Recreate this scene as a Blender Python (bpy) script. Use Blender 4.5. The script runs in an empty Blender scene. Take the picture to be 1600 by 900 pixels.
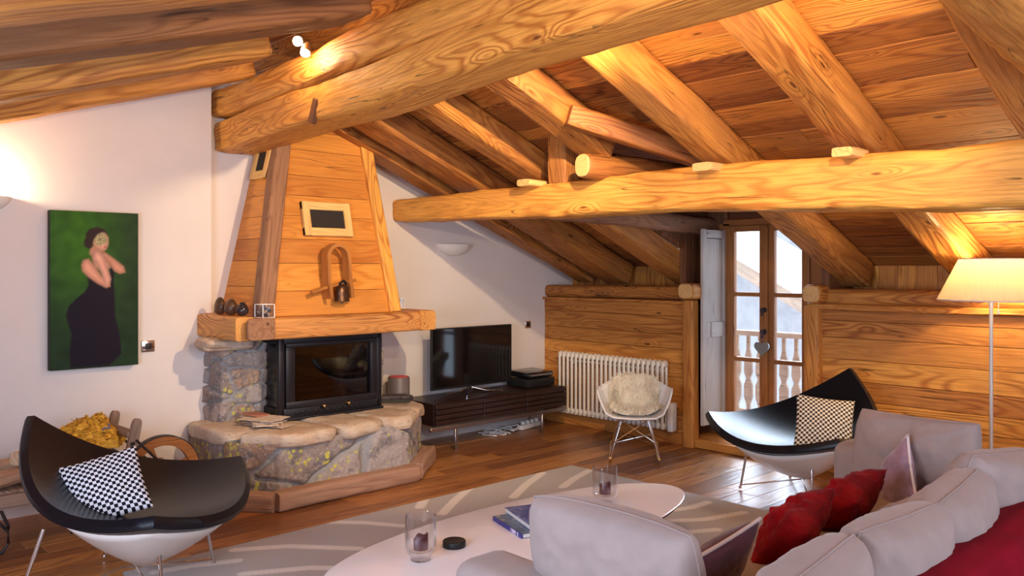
import bpy, bmesh, math, random
from mathutils import Vector, Matrix, Euler, noise
PI = math.pi
R = math.radians
S = bpy.context.scene
COL = S.collection
random.seed(7)

# ------------------------------------------------------------------ camera
cam_d = bpy.data.cameras.new('camera')
cam = bpy.data.objects.new('camera', cam_d)
COL.objects.link(cam)
cam.location = (-5.93, -5.82, 1.5)
cam.rotation_euler = (R(90), 0, R(-43.3))
cam_d.sensor_width = 36
cam_d.lens = 36 * 1300 / 1600
cam_d.shift_y = -30 / 1600
cam_d.clip_start = 0.05
S.camera = cam

# ------------------------------------------------------------------ world, lights, exposure
S.view_settings.view_transform = 'Standard'
S.view_settings.look = 'None'
S.view_settings.gamma = 1
S.view_settings.use_curve_mapping = False
S.view_settings.exposure = 0.25
W = bpy.data.worlds.new('sky')
S.world = W
W.use_nodes = True
wb = W.node_tree.nodes['Background']
wb.inputs[0].default_value = (0.70, 0.83, 1.0, 1)
wb.inputs[1].default_value = 3.0

WARM = (1.0, 0.72, 0.42)
COOL = (0.70, 0.80, 1.0)


def light(name, kind, loc, energy, color, size=0.1, target=None, spot=None, size_y=None, blend=0.5):
    d = bpy.data.lights.new(name, kind)
    d.energy = energy
    d.color = color
    if kind == 'AREA':
        d.size = size
        if size_y:
            d.shape = 'RECTANGLE'
            d.size_y = size_y
    else:
        d.shadow_soft_size = size
    if kind == 'SPOT':
        d.spot_size = R(spot)
        d.spot_blend = blend
    o = bpy.data.objects.new(name, d)
    COL.objects.link(o)
    o.location = loc
    if target is not None:
        o.rotation_euler = (Vector(target) - Vector(loc)).to_track_quat('-Z', 'Y').to_euler()
    return o


light('back_fill_light', 'AREA', (-3.6, -7.3, 1.5), 88, COOL, 3.6, (-3.4, 0, 0.9), size_y=1.6)  # added cool fill, unseen behind the camera, standing in for window light
light('left_fill_light', 'AREA', (-6.55, -4.2, 1.25), 90, (0.62, 0.76, 1.0), 1.6, (-2.5, -3.2, 0.3), size_y=0.9)  # added low cool fill, unseen, to brighten the table and rug
# warm spotlights clipped to the ridge beam: one on its far side, one on the left slope
light('ridge_spot_light', 'POINT', (-2.99, -3.45, 2.535), 22, WARM, 0.02)
light('ridge_spot_light_wall', 'SPOT', (-2.97, -3.42, 2.53), 190, WARM, 0.02, (-2.0, 0.0, 1.1), spot=80, blend=0.6)
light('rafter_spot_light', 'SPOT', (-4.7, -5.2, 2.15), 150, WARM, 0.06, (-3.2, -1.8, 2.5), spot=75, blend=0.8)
sun = light('hazy_sun', 'SUN', (6, -1, 6), 7.0, (0.72, 0.85, 1.0), R(35))
sun.data.angle = R(35)
sun.rotation_euler = Vector((-0.80, -0.28, -0.53)).to_track_quat('-Z', 'Y').to_euler()
light('purlin_spot_light', 'SPOT', (-3.05, -4.6, 2.45), 85, WARM, 0.04, (-1.5, -3.2, 2.1), spot=95, blend=0.7)

# ------------------------------------------------------------------ node helpers
def mat(name):
    m = bpy.data.materials.new(name)
    m.use_nodes = True
    nt = m.node_tree
    return m, nt, nt.nodes['Principled BSDF']


def N(nt, kind, **kw):
    n = nt.nodes.new('ShaderNode' + kind)
    for k, v in kw.items():
        if k.startswith('i_'):
            n.inputs[k[2:].replace('_', ' ')].default_value = v
        else:
            setattr(n, k, v)
    return n


def L(nt, a, b):
    nt.links.new(a, b)


def math_n(nt, op, a, b=None, c=None, clamp=False):
    n = nt.nodes.new('ShaderNodeMath')
    n.operation = op
    n.use_clamp = clamp
    for i, v in enumerate((a, b, c)):
        if v is None:
            continue
        if isinstance(v, (int, float)):
            n.inputs[i].default_value = v
        else:
            nt.links.new(v, n.inputs[i])
    return n.outputs[0]


def vscale(nt, vec, s):
    n = nt.nodes.new('ShaderNodeVectorMath')
    n.operation = 'MULTIPLY'
    nt.links.new(vec, n.inputs[0])
    n.inputs[1].default_value = s
    return n.outputs[0]


def mixc(nt, f, a, b, blend='MIX'):
    n = nt.nodes.new('ShaderNodeMix')
    n.data_type = 'RGBA'
    n.blend_type = blend
    for sock, v in ((0, f), (6, a), (7, b)):
        if isinstance(v, (int, float)):
            n.inputs[sock].default_value = v
        elif isinstance(v, tuple):
            n.inputs[sock].default_value = v if len(v) == 4 else v + (1,)
        else:
            nt.links.new(v, n.inputs[sock])
    return n.outputs[2]


def noise_n(nt, vec, scale=5, detail=3, rough=0.5, dist=0.0):
    n = nt.nodes.new('ShaderNodeTexNoise')
    n.inputs['Scale'].default_value = scale
    n.inputs['Detail'].default_value = detail
    n.inputs['Roughness'].default_value = rough
    n.inputs['Distortion'].default_value = dist
    nt.links.new(vec, n.inputs['Vector'])
    return n.outputs['Fac']


def ramp(nt, f, lo, hi):
    n = nt.nodes.new('ShaderNodeMapRange')
    n.clamp = True
    n.interpolation_type = 'SMOOTHSTEP'
    nt.links.new(f, n.inputs[0])
    n.inputs[1].default_value = lo
    n.inputs[2].default_value = hi
    return n.outputs[0]


def bump(nt, b, h, strength=0.3, dist=0.01):
    n = nt.nodes.new('ShaderNodeBump')
    n.inputs['Strength'].default_value = strength
    n.inputs['Distance'].default_value = dist
    nt.links.new(h, n.inputs['Height'])
    nt.links.new(n.outputs[0], b.inputs['Normal'])


def wood(name, light_c, dark_c, rough=0.6, rings=26, knots=True, fig=0.75, tone_amt=0.5, weather=None, fine=0.35, bmp=0.35, spec=0.3, coat=0):
    """grain runs along x of the 'wc' attribute; 'tone' varies from board to board"""
    m, nt, b = mat(name)
    at = N(nt, 'Attribute', attribute_name='wc')
    tn = N(nt, 'Attribute', attribute_name='tone')
    wc = at.outputs['Vector']
    tone = tn.outputs['Fac']
    f = noise_n(nt, vscale(nt, wc, (0.55, 4.2, 4.2)), 1.0, 2.0, 0.45, 0.15)
    vo = N(nt, 'TexVoronoi')
    vo.inputs['Scale'].default_value = 1.0
    vo.inputs['Randomness'].default_value = 1.0
    L(nt, vscale(nt, wc, (1.9, 6.5, 6.5)), vo.inputs['Vector'])
    kd = vo.outputs['Distance']
    near = ramp(nt, kd, 0.34, 0.0)
    f2 = math_n(nt, 'ADD', f, math_n(nt, 'MULTIPLY', near, 0.12 if knots else 0.0))
    s = math_n(nt, 'SINE', math_n(nt, 'MULTIPLY', f2, float(rings) * 6.28))
    s = math_n(nt, 'MULTIPLY_ADD', s, 0.5, 0.5)
    s = math_n(nt, 'POWER', s, 2.2)
    amp = noise_n(nt, vscale(nt, wc, (0.8, 3, 3)), 1.3, 2)
    s = math_n(nt, 'MULTIPLY', s, math_n(nt, 'MULTIPLY', ramp(nt, amp, 0.25, 0.65), fig))
    fib = noise_n(nt, vscale(nt, wc, (3.0, 95, 95)), 1.0, 3, 0.6)
    col = mixc(nt, s, light_c, dark_c)
    c2 = mixc(nt, math_n(nt, 'MULTIPLY', ramp(nt, fib, 0.35, 0.75), fine), col, tuple(x * 0.55 for x in dark_c))
    blot = noise_n(nt, vscale(nt, wc, (0.9, 2.2, 2.2)), 1.6, 3)
    c2 = mixc(nt, math_n(nt, 'MULTIPLY', ramp(nt, blot, 0.42, 0.75), 0.55), c2, weather or tuple(x * 0.7 for x in light_c))
    h = math_n(nt, 'ADD', math_n(nt, 'MULTIPLY', s, -0.6), math_n(nt, 'MULTIPLY', fib, -0.6))
    if knots:
        kn = ramp(nt, kd, 0.085, 0.045)
        c2 = mixc(nt, math_n(nt, 'MULTIPLY', kn, 0.85), c2, (dark_c[0] * 0.28, dark_c[1] * 0.24, dark_c[2] * 0.3))
    # drying cracks
    cr = noise_n(nt, vscale(nt, wc, (0.7, 22, 22)), 1.0, 1, 0.5)
    crk = math_n(nt, 'MULTIPLY', ramp(nt, math_n(nt, 'ABSOLUTE', math_n(nt, 'SUBTRACT', cr, 0.5)), 0.010, 0.002),
                 ramp(nt, noise_n(nt, vscale(nt, wc, (1.0, 3, 3)), 2.0, 1), 0.55, 0.62))
    c2 = mixc(nt, math_n(nt, 'MULTIPLY', crk, 0.7), c2, (0.035, 0.015, 0.008))
    h = math_n(nt, 'SUBTRACT', h, crk)
    # tone: 0.5 is neutral
    tv = math_n(nt, 'MULTIPLY_ADD', math_n(nt, 'SUBTRACT', tone, 0.5), tone_amt * 2, 1.0)
    hs = N(nt, 'HueSaturation')
    L(nt, c2, hs.inputs['Color'])
    L(nt, tv, hs.inputs['Value'])
    L(nt, math_n(nt, 'MULTIPLY_ADD', math_n(nt, 'SUBTRACT', tone, 0.5), 0.02, 0.5), hs.inputs['Hue'])
    L(nt, hs.outputs[0], b.inputs['Base Color'])
    b.inputs['Roughness'].default_value = rough
    b.inputs['Specular IOR Level'].default_value = spec
    b.inputs['Coat Weight'].default_value = coat
    b.inputs['Coat Roughness'].default_value = 0.2
    bump(nt, b, h, bmp, 0.006)
    return m


def plain(name, c, rough=0.5, metal=0.0, spec=0.5, noise_amt=0.0, nscale=30, bmp=0.0, sheen=0.0, coat=0.0, trans=0.0, ior=1.45):
    m, nt, b = mat(name)
    b.inputs['Base Color'].default_value = c + (1,)
    b.inputs['Roughness'].default_value = rough
    b.inputs['Metallic'].default_value = metal
    b.inputs['Specular IOR Level'].default_value = spec
    b.inputs['Sheen Weight'].default_value = sheen
    b.inputs['Coat Weight'].default_value = coat
    b.inputs['Transmission Weight'].default_value = trans
    b.inputs['IOR'].default_value = ior
    if noise_amt or bmp:
        tc = N(nt, 'TexCoord')
        n = noise_n(nt, tc.outputs['Object'], nscale, 4, 0.6)
        if noise_amt:
            cc = mixc(nt, ramp(nt, n, 0.3, 0.7), tuple(x * (1 - noise_amt) for x in c), tuple(min(1, x * (1 + noise_amt)) for x in c))
            L(nt, cc, b.inputs['Base Color'])
        if bmp:
            bump(nt, b, n, bmp, 0.01)
    return m


def emit(name, c, s):
    m, nt, b = mat(name)
    b.inputs['Base Color'].default_value = c + (1,)
    b.inputs['Emission Color'].default_value = c + (1,)
    b.inputs['Emission Strength'].default_value = s
    return m


def glass(name, tint=(1, 1, 1), rough=0.0):
    m, nt, b = mat(name)
    b.inputs['Base Color'].default_value = tint + (1,)
    b.inputs['Roughness'].default_value = rough
    b.inputs['Transmission Weight'].default_value = 1
    b.inputs['IOR'].default_value = 1.45
    return m


def pane_glass(name, tint=(1, 1, 1), refl=0.12, power=4.0):
    """thin window glass: mostly clear with a mirror-like sheen"""
    m = bpy.data.materials.new(name)
    m.use_nodes = True
    nt = m.node_tree
    nt.nodes.clear()
    out = N(nt, 'OutputMaterial')
    tr = N(nt, 'BsdfTransparent')
    tr.inputs[0].default_value = tint + (1,)
    gl = N(nt, 'BsdfGlossy')
    gl.inputs['Roughness'].default_value = 0.02
    fr = N(nt, 'LayerWeight')
    fr.inputs[0].default_value = 0.5
    mx = N(nt, 'MixShader')
    L(nt, math_n(nt, 'MULTIPLY_ADD', math_n(nt, 'POWER', fr.outputs['Facing'], power), 0.85, refl, clamp=True), mx.inputs[0])
    L(nt, tr.outputs[0], mx.inputs[1])
    L(nt, gl.outputs[0], mx.inputs[2])
    L(nt, mx.outputs[0], out.inputs[0])
    return m


M = {}
ORA = (0.66, 0.31, 0.085)
ORD = (0.36, 0.115, 0.025)
M['beam'] = wood('hewn_larch', (0.66, 0.295, 0.065), (0.34, 0.092, 0.016), 0.55, 20, weather=(0.44, 0.165, 0.045), bmp=0.6, fine=0.5, fig=0.85)
M['rafter'] = wood('rafter_larch', (0.52, 0.215, 0.048), (0.25, 0.066, 0.013), 0.58, 20, weather=(0.30, 0.115, 0.045), bmp=0.6, fine=0.5, fig=0.85)
M['boards'] = wood('roof_boards', (0.50, 0.195, 0.040), (0.24, 0.060, 0.011), 0.6, 22, tone_amt=0.6, weather=(0.27, 0.100, 0.036), bmp=0.6, fine=0.5, fig=0.85)
M['panel'] = wood('wainscot_boards', (0.62, 0.265, 0.058), (0.33, 0.092, 0.018), 0.5, 20, tone_amt=0.4, weather=(0.46, 0.17, 0.042), bmp=0.5, fine=0.45, fig=0.9)
M['hood'] = wood('hood_boards', (0.70, 0.28, 0.055), (0.46, 0.135, 0.022), 0.42, 16, tone_amt=0.35, fig=0.6, fine=0.3)
M['mantel'] = wood('mantel_beam', (0.66, 0.30, 0.09), (0.30, 0.09, 0.025), 0.45, 34, knots=True, fig=1.0, tone_amt=0.3)
M['greypost'] = wood('old_grey_post', (0.36, 0.18, 0.095), (0.19, 0.085, 0.045), 0.7, 18, tone_amt=0.3, weather=(0.29, 0.155, 0.09))
M['shaderafter'] = wood('shaded_rafter', (0.24, 0.095, 0.032), (0.11, 0.036, 0.012), 0.6, 20, weather=(0.15, 0.06, 0.025), bmp=0.5)  # rafter wood with the shade of an unlit timber put into its colour
M['cutend'] = wood('fresh_sawn_end', (0.85, 0.52, 0.20), (0.66, 0.35, 0.11), 0.6, 14, knots=False, tone_amt=0.2)
M['floor'] = wood('floor_planks', (0.40, 0.165, 0.050), (0.19, 0.062, 0.018), 0.33, 14, tone_amt=0.65, fig=0.8, spec=0.55, bmp=0.2, weather=(0.26, 0.105, 0.036))
M['doorwood'] = wood('door_wood', (0.42, 0.165, 0.05), (0.25, 0.08, 0.02), 0.4, 12, knots=False, fig=0.5, tone_amt=0.3)
M['darkwood'] = wood('dark_frame_wood', (0.22, 0.09, 0.035), (0.12, 0.045, 0.018), 0.6, 12, knots=False, fig=0.5, tone_amt=0.3)
M['whitewood'] = wood('limewashed_wood', (0.60, 0.55, 0.50), (0.44, 0.37, 0.31), 0.6, 9, fig=0.35, tone_amt=0.15, fine=0.15, weather=(0.55, 0.50, 0.45))
M['wenge'] = wood('wenge', (0.030, 0.011, 0.008), (0.012, 0.005, 0.004), 0.35, 10, knots=False, tone_amt=0.4, spec=0.5, weather=(0.022, 0.009, 0.007))
M['oldwood'] = wood('weathered_wood', (0.36, 0.24, 0.17), (0.17, 0.10, 0.065), 0.75, 16, tone_amt=0.4, weather=(0.30, 0.21, 0.16))
M['firewood'] = wood('firewood', (0.62, 0.42, 0.28), (0.40, 0.22, 0.12), 0.8, 14, tone_amt=0.4, knots=False, weather=(0.5, 0.33, 0.22))
M['polished'] = wood('polished_bentwood', (0.50, 0.20, 0.05), (0.26, 0.08, 0.02), 0.28, 12, knots=False, spec=0.6)
M['railwood'] = wood('balcony_wood', (0.50, 0.36, 0.26), (0.34, 0.23, 0.16), 0.7, 10, tone_amt=0.3)
M['wall'] = plain('white_plaster', (0.74, 0.675, 0.645), 0.85, spec=0.2, noise_amt=0.02, nscale=2.5, bmp=0.05)
M['black_leather'] = plain('black_leather', (0.005, 0.006, 0.010), 0.33, spec=0.4, bmp=0.03, nscale=90)
M['white_shell'] = plain('white_lacquer', (0.78, 0.72, 0.66), 0.35, spec=0.5)
M['white_plastic'] = plain('white_plastic', (0.86, 0.85, 0.84), 0.35, spec=0.5)
M['chrome'] = plain('chrome', (0.75, 0.75, 0.77), 0.12, metal=1.0)
M['steel'] = plain('brushed_steel', (0.48, 0.46, 0.47), 0.32, metal=1.0)
M['iron'] = plain('cast_iron', (0.010, 0.009, 0.013), 0.38, spec=0.5, bmp=0.03, nscale=60)
M['rust'] = plain('old_iron', (0.06, 0.045, 0.045), 0.55, metal=0.6, noise_amt=0.4, nscale=40)
M['black'] = plain('black_gloss', (0.006, 0.006, 0.007), 0.12, spec=0.6)
M['screen'] = plain('tv_screen', (0.004, 0.004, 0.005), 0.06, spec=0.7)
M['matblack'] = plain('matte_black', (0.012, 0.011, 0.012), 0.5)
M['brass'] = plain('brass', (0.75, 0.48, 0.20), 0.25, metal=1.0)
M['radiator'] = plain('cream_enamel', (0.78, 0.73, 0.64), 0.32, spec=0.5)
M['table_top'] = plain('white_laminate', (0.90, 0.90, 0.95), 0.14, spec=0.5)
M['table_edge'] = plain('ply_edge', (0.22, 0.12, 0.07), 0.5)
M['glass'] = glass('clear_glass')
M['pane'] = pane_glass('window_glass', (0.97, 0.98, 1.0), 0.04)
M['tumbler'] = pane_glass('tumbler_glass', (0.975, 0.98, 0.99), 0.04, 1.9)
M['fireglass'] = pane_glass('stove_glass', (0.45, 0.40, 0.40), 0.07)
M['candle'] = plain('burgundy_candle', (0.11, 0.022, 0.024), 0.4, spec=0.5, noise_amt=0.25, nscale=25)
M['orange_net'] = plain('orange_net', (0.95, 0.42, 0.04), 0.7, noise_amt=0.4, nscale=40)
M['blue_net'] = plain('blue_cord', (0.08, 0.16, 0.5), 0.6)
M['fur'] = plain('sheepskin', (0.97, 0.85, 0.70), 0.8, sheen=0.4, noise_amt=0.12, nscale=14)
M['paper'] = plain('newsprint', (0.66, 0.54, 0.45), 0.8, noise_amt=0.2, nscale=60)
M['snow'] = plain('snow', (0.88, 0.90, 0.94), 0.9, noise_amt=0.04, nscale=6, bmp=0.2)
M['stonewall'] = plain('neighbour_render', (0.42, 0.40, 0.40), 0.9, noise_amt=0.1, nscale=4)
M['heart'] = plain('pewter', (0.36, 0.42, 0.44), 0.35, metal=0.8)
M['ribbon'] = plain('ribbon', (0.10, 0.08, 0.13), 0.7)
M['soot_and_shade'] = plain('soot_and_shade', (0.03, 0.022, 0.018), 0.9)  # sooty stove lining, and the painted dark of the hood vents
M['ash'] = plain('ember_bed', (0.26, 0.14, 0.07), 0.9, noise_amt=0.5, nscale=60, bmp=0.4)
M['speaker'] = plain('grey_cylinder', (0.16, 0.13, 0.13), 0.42)
M['redlight'] = plain('red_top', (0.6, 0.02, 0.015), 0.4)
M['lamp_white'] = plain('sconce_plaster', (0.85, 0.80, 0.74), 0.7)
M['nickel'] = plain('polished_nickel', (0.72, 0.62, 0.52), 0.12, metal=1.0)


def fabric(name, c, sheen=0.3, bmp=0.15, nscale=220, var=0.06):
    m, nt, b = mat(name)
    tc = N(nt, 'TexCoord')
    n = noise_n(nt, tc.outputs['Object'], nscale, 2, 0.6)
    n2 = noise_n(nt, tc.outputs['Object'], 6, 4, 0.6)
    cc = mixc(nt, ramp(nt, n2, 0.3, 0.7), tuple(x * (1 - var) for x in c), tuple(min(1, x * (1 + var)) for x in c))
    L(nt, cc, b.inputs['Base Color'])
    b.inputs['Roughness'].default_value = 0.9
    b.inputs['Specular IOR Level'].default_value = 0.15
    b.inputs['Sheen Weight'].default_value = sheen
    b.inputs['Sheen Roughness'].default_value = 0.4
    bump(nt, b, math_n(nt, 'ADD', math_n(nt, 'MULTIPLY', n, 0.3), math_n(nt, 'MULTIPLY', n2, 1.5)), bmp, 0.01)
    return m


M['sofa'] = fabric('taupe_suede', (0.32, 0.255, 0.235), 0.2)
M['purple'] = fabric('mauve_velvet', (0.12, 0.055, 0.085), 0.5, var=0.2)
M['purple_front'] = fabric('crushed_mauve_velvet', (0.30, 0.20, 0.27), 0.9, var=0.35, nscale=60)
M['piping'] = fabric('pale_piping', (0.72, 0.66, 0.66), 0.2)
M['red'] = fabric('crimson_plush', (0.25, 0.002, 0.008), 0.06, var=0.35)
M['throw'] = fabric('crimson_throw', (0.19, 0.001, 0.012), 0.0, bmp=0.08, var=0.12)


def checker(name, c1, c2, n):
    m, nt, b = mat(name)
    at = N(nt, 'Attribute', attribute_name='wc')
    ck = N(nt, 'TexChecker')
    ck.inputs['Scale'].default_value = n
    ck.inputs['Color1'].default_value = c1 + (1,)
    ck.inputs['Color2'].default_value = c2 + (1,)
    L(nt, at.outputs['Vector'], ck.inputs['Vector'])
    L(nt, ck.outputs[0], b.inputs['Base Color'])
    b.inputs['Roughness'].default_value = 0.9
    b.inputs['Specular IOR Level'].default_value = 0.1
    return m


M['check_white'] = checker('black_white_weave', (0.80, 0.80, 0.84), (0.015, 0.013, 0.02), 62)
M['check_cream'] = checker('black_cream_weave', (0.78, 0.70, 0.56), (0.05, 0.035, 0.025), 62)


def vcol_mat(name, attr='col', rough=0.7, bmp=0.0, nscale=60, spec=0.3, sheen=0):
    m, nt, b = mat(name)
    at = N(nt, 'Attribute', attribute_name=attr)
    L(nt, at.outputs['Color'], b.inputs['Base Color'])
    b.inputs['Roughness'].default_value = rough
    b.inputs['Specular IOR Level'].default_value = spec
    b.inputs['Sheen Weight'].default_value = sheen
    if bmp:
        tc = N(nt, 'TexCoord')
        bump(nt, b, noise_n(nt, tc.outputs['Object'], nscale, 4, 0.6), bmp, 0.01)
    return m


def stone_mat():
    m, nt, b = mat('field_stone')
    cell = N(nt, 'Attribute', attribute_name='tone').outputs['Fac']
    mort = N(nt, 'Attribute', attribute_name='mortar').outputs['Fac']
    tc = N(nt, 'TexCoord').outputs['Object']
    n1 = noise_n(nt, tc, 9, 6, 0.65, 0.6)
    n2 = noise_n(nt, tc, 45, 5, 0.7)
    base = mixc(nt, cell, (0.26, 0.21, 0.19), (0.42, 0.38, 0.38))
    wn = N(nt, 'TexWhiteNoise', noise_dimensions='1D')
    L(nt, cell, wn.inputs['W'])
    base = mixc(nt, ramp(nt, wn.outputs['Value'], 0.45, 0.9), base, (0.34, 0.21, 0.14))
    c = mixc(nt, math_n(nt, 'MULTIPLY', ramp(nt, n1, 0.48, 0.66), 0.8), base, (0.14, 0.13, 0.145))
    c = mixc(nt, math_n(nt, 'MULTIPLY', ramp(nt, n2, 0.5, 0.7), 0.6), c, (0.60, 0.57, 0.56))
    # yellow-green lichen spots on some of the stones
    vo = N(nt, 'TexVoronoi')
    vo.inputs['Scale'].default_value = 24
    L(nt, tc, vo.inputs['Vector'])
    li = math_n(nt, 'MULTIPLY', ramp(nt, vo.outputs['Distance'], 0.42, 0.30), ramp(nt, noise_n(nt, tc, 5.5, 3), 0.49, 0.57))
    li = math_n(nt, 'MULTIPLY', li, ramp(nt, n2, 0.36, 0.50))
    c = mixc(nt, li, c, (0.56, 0.52, 0.10))
    c = mixc(nt, mort, c, mixc(nt, n2, (0.26, 0.25, 0.26), (0.40, 0.39, 0.40)))
    L(nt, c, b.inputs['Base Color'])
    b.inputs['Roughness'].default_value = 0.85
    b.inputs['Specular IOR Level'].default_value = 0.25
    bump(nt, b, math_n(nt, 'ADD', n1, math_n(nt, 'MULTIPLY', n2, 0.6)), 0.6, 0.02)
    return m


M['stone'] = stone_mat()


def slab_mat():
    m, nt, b = mat('ledge_stone')
    tc = N(nt, 'TexCoord').outputs['Object']
    n1 = noise_n(nt, tc, 6, 5, 0.6, 0.8)
    n2 = noise_n(nt, vscale(nt, tc, (20, 20, 90)), 1, 5, 0.65)
    c = mixc(nt, ramp(nt, n1, 0.35, 0.65), (0.62, 0.51, 0.40), (0.52, 0.37, 0.27))
    c = mixc(nt, math_n(nt, 'MULTIPLY', ramp(nt, n2, 0.5, 0.75), 0.7), c, (0.20, 0.14, 0.12))
    L(nt, c, b.inputs['Base Color'])
    b.inputs['Roughness'].default_value = 0.75
    bump(nt, b, math_n(nt, 'ADD', n1, n2), 0.5, 0.015)
    return m


M['slab'] = slab_mat()


def shade_mat():
    m = bpy.data.materials.new('pleated_shade')
    m.use_nodes = True
    nt = m.node_tree
    nt.nodes.clear()
    out = N(nt, 'OutputMaterial')
    d = N(nt, 'BsdfDiffuse')
    t = N(nt, 'BsdfTranslucent')
    d.inputs[0].default_value = (0.85, 0.76, 0.50, 1)
    t.inputs[0].default_value = (0.62, 0.50, 0.24, 1)
    mx = N(nt, 'MixShader')
    mx.inputs[0].default_value = 0.24
    L(nt, d.outputs[0], mx.inputs[1])
    L(nt, t.outputs[0], mx.inputs[2])
    L(nt, mx.outputs[0], out.inputs[0])
    return m


M['shade'] = shade_mat()


# ------------------------------------------------------------------ mesh helpers
class MB:
    def __init__(s):
        s.v, s.f, s.wc, s.tone, s.mo, s.col, s.mi = [], [], [], [], [], [], []

    def add(s, vs, fs, wc=None, tone=0.5, mo=None, col=None, mi=0):
        b = len(s.v)
        s.v += [tuple(v) for v in vs]
        s.f += [tuple(b + i for i in f) for f in fs]
        s.mi += [mi] * len(fs)
        s.wc += [tuple(w) for w in (wc if wc is not None else vs)]
        s.tone += list(tone) if isinstance(tone, (list, tuple)) else [tone] * len(vs)
        s.mo += mo if mo is not None else [0.0] * len(vs)
        s.col += col if col is not None else [(0.5, 0.5, 0.5)] * len(vs)
        return s

    def build(s, name, m, parent=None, smooth=True, angle=40, colors=False, loc=None, rot=None):
        me = bpy.data.meshes.new(name)
        me.from_pydata(s.v, [], s.f)
        a = me.attributes.new('wc', 'FLOAT_VECTOR', 'POINT')
        a.data.foreach_set('vector', [c for w in s.wc for c in w])
        a = me.attributes.new('tone', 'FLOAT', 'POINT')
        a.data.foreach_set('value', s.tone)
        if any(s.mo):
            a = me.attributes.new('mortar', 'FLOAT', 'POINT')
            a.data.foreach_set('value', s.mo)
        if colors:
            a = me.color_attributes.new('col', 'FLOAT_COLOR', 'POINT')
            a.data.foreach_set('color', [c for w in s.col for c in (w[0], w[1], w[2], 1.0)])
        for mm in (m if isinstance(m, (list, tuple)) else [m]):
            me.materials.append(mm)
        if any(s.mi):
            me.polygons.foreach_set('material_index', s.mi)
        if smooth:
            me.polygons.foreach_set('use_smooth', [True] * len(me.polygons))
            if angle < 180:
                me.set_sharp_from_angle(angle=R(angle))
        me.update()
        o = bpy.data.objects.new(name, me)
        COL.objects.link(o)
        if parent:
            o.parent = parent
        if loc is not None:
            o.location = loc
        if rot is not None:
            o.rotation_euler = rot
        return o


def frame(x, up=(0, 0, 1)):
    """matrix whose x axis is the given direction, z axis close to up"""
    x = Vector(x).normalized()
    u = Vector(up)
    y = u.cross(x)
    if y.length < 1e-4:
        y = Vector((0, 1, 0)).cross(x)
    y.normalize()
    z = x.cross(y)
    return Matrix((x, y, z)).transposed()


def bm_out(bm, T, wo, axis=0):
    bm.verts.ensure_lookup_table()
    vs, wc = [], []
    for v in bm.verts:
        vs.append(T @ v.co)
        c = v.co
        if axis == 1:
            c = Vector((c.y, c.x, c.z))
        elif axis == 2:
            c = Vector((c.z, c.x, c.y))
        wc.append(c + wo)
    fs = [[v.index for v in f.verts] for f in bm.faces]
    bm.free()
    return vs, fs, wc


RO = random.Random(3)


def woff():
    return Vector((RO.uniform(-40, 40), RO.uniform(-40, 40), RO.uniform(-40, 40)))


def box(mb, c, d, rot=None, r=0.003, seg=1, axis=0, tone=0.5, mi=0):
    """bevelled box, centre c, size d; grain along local axis"""
    bm = bmesh.new()
    bmesh.ops.create_cube(bm, size=1)
    for v in bm.verts:
        v.co = Vector((v.co.x * d[0], v.co.y * d[1], v.co.z * d[2]))
    r = min(r, min(d) * 0.45)
    if r > 0:
        bmesh.ops.bevel(bm, geom=list(bm.edges), offset=r, segments=seg, profile=0.5, affect='EDGES')
    Rm = Matrix.Identity(3)
    if rot is not None:
        Rm = rot if isinstance(rot, Matrix) else Euler(rot).to_matrix()
    T = Matrix.Translation(Vector(c)) @ Rm.to_4x4()
    vs, fs, wc = bm_out(bm, T, woff(), axis)
    return mb.add(vs, fs, wc, tone, mi=mi)


def bar(mb, p0, p1, w, h, r=0.003, up=(0, 0, 1), tone=0.5, seg=1, mi=0):
    p0, p1 = Vector(p0), Vector(p1)
    return box(mb, (p0 + p1) / 2, ((p1 - p0).length, w, h), frame(p1 - p0, up), r, seg, 0, tone, mi)


def nz(x, y, z=0.0):
    return noise.noise(Vector((x, y, z)))


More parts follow.
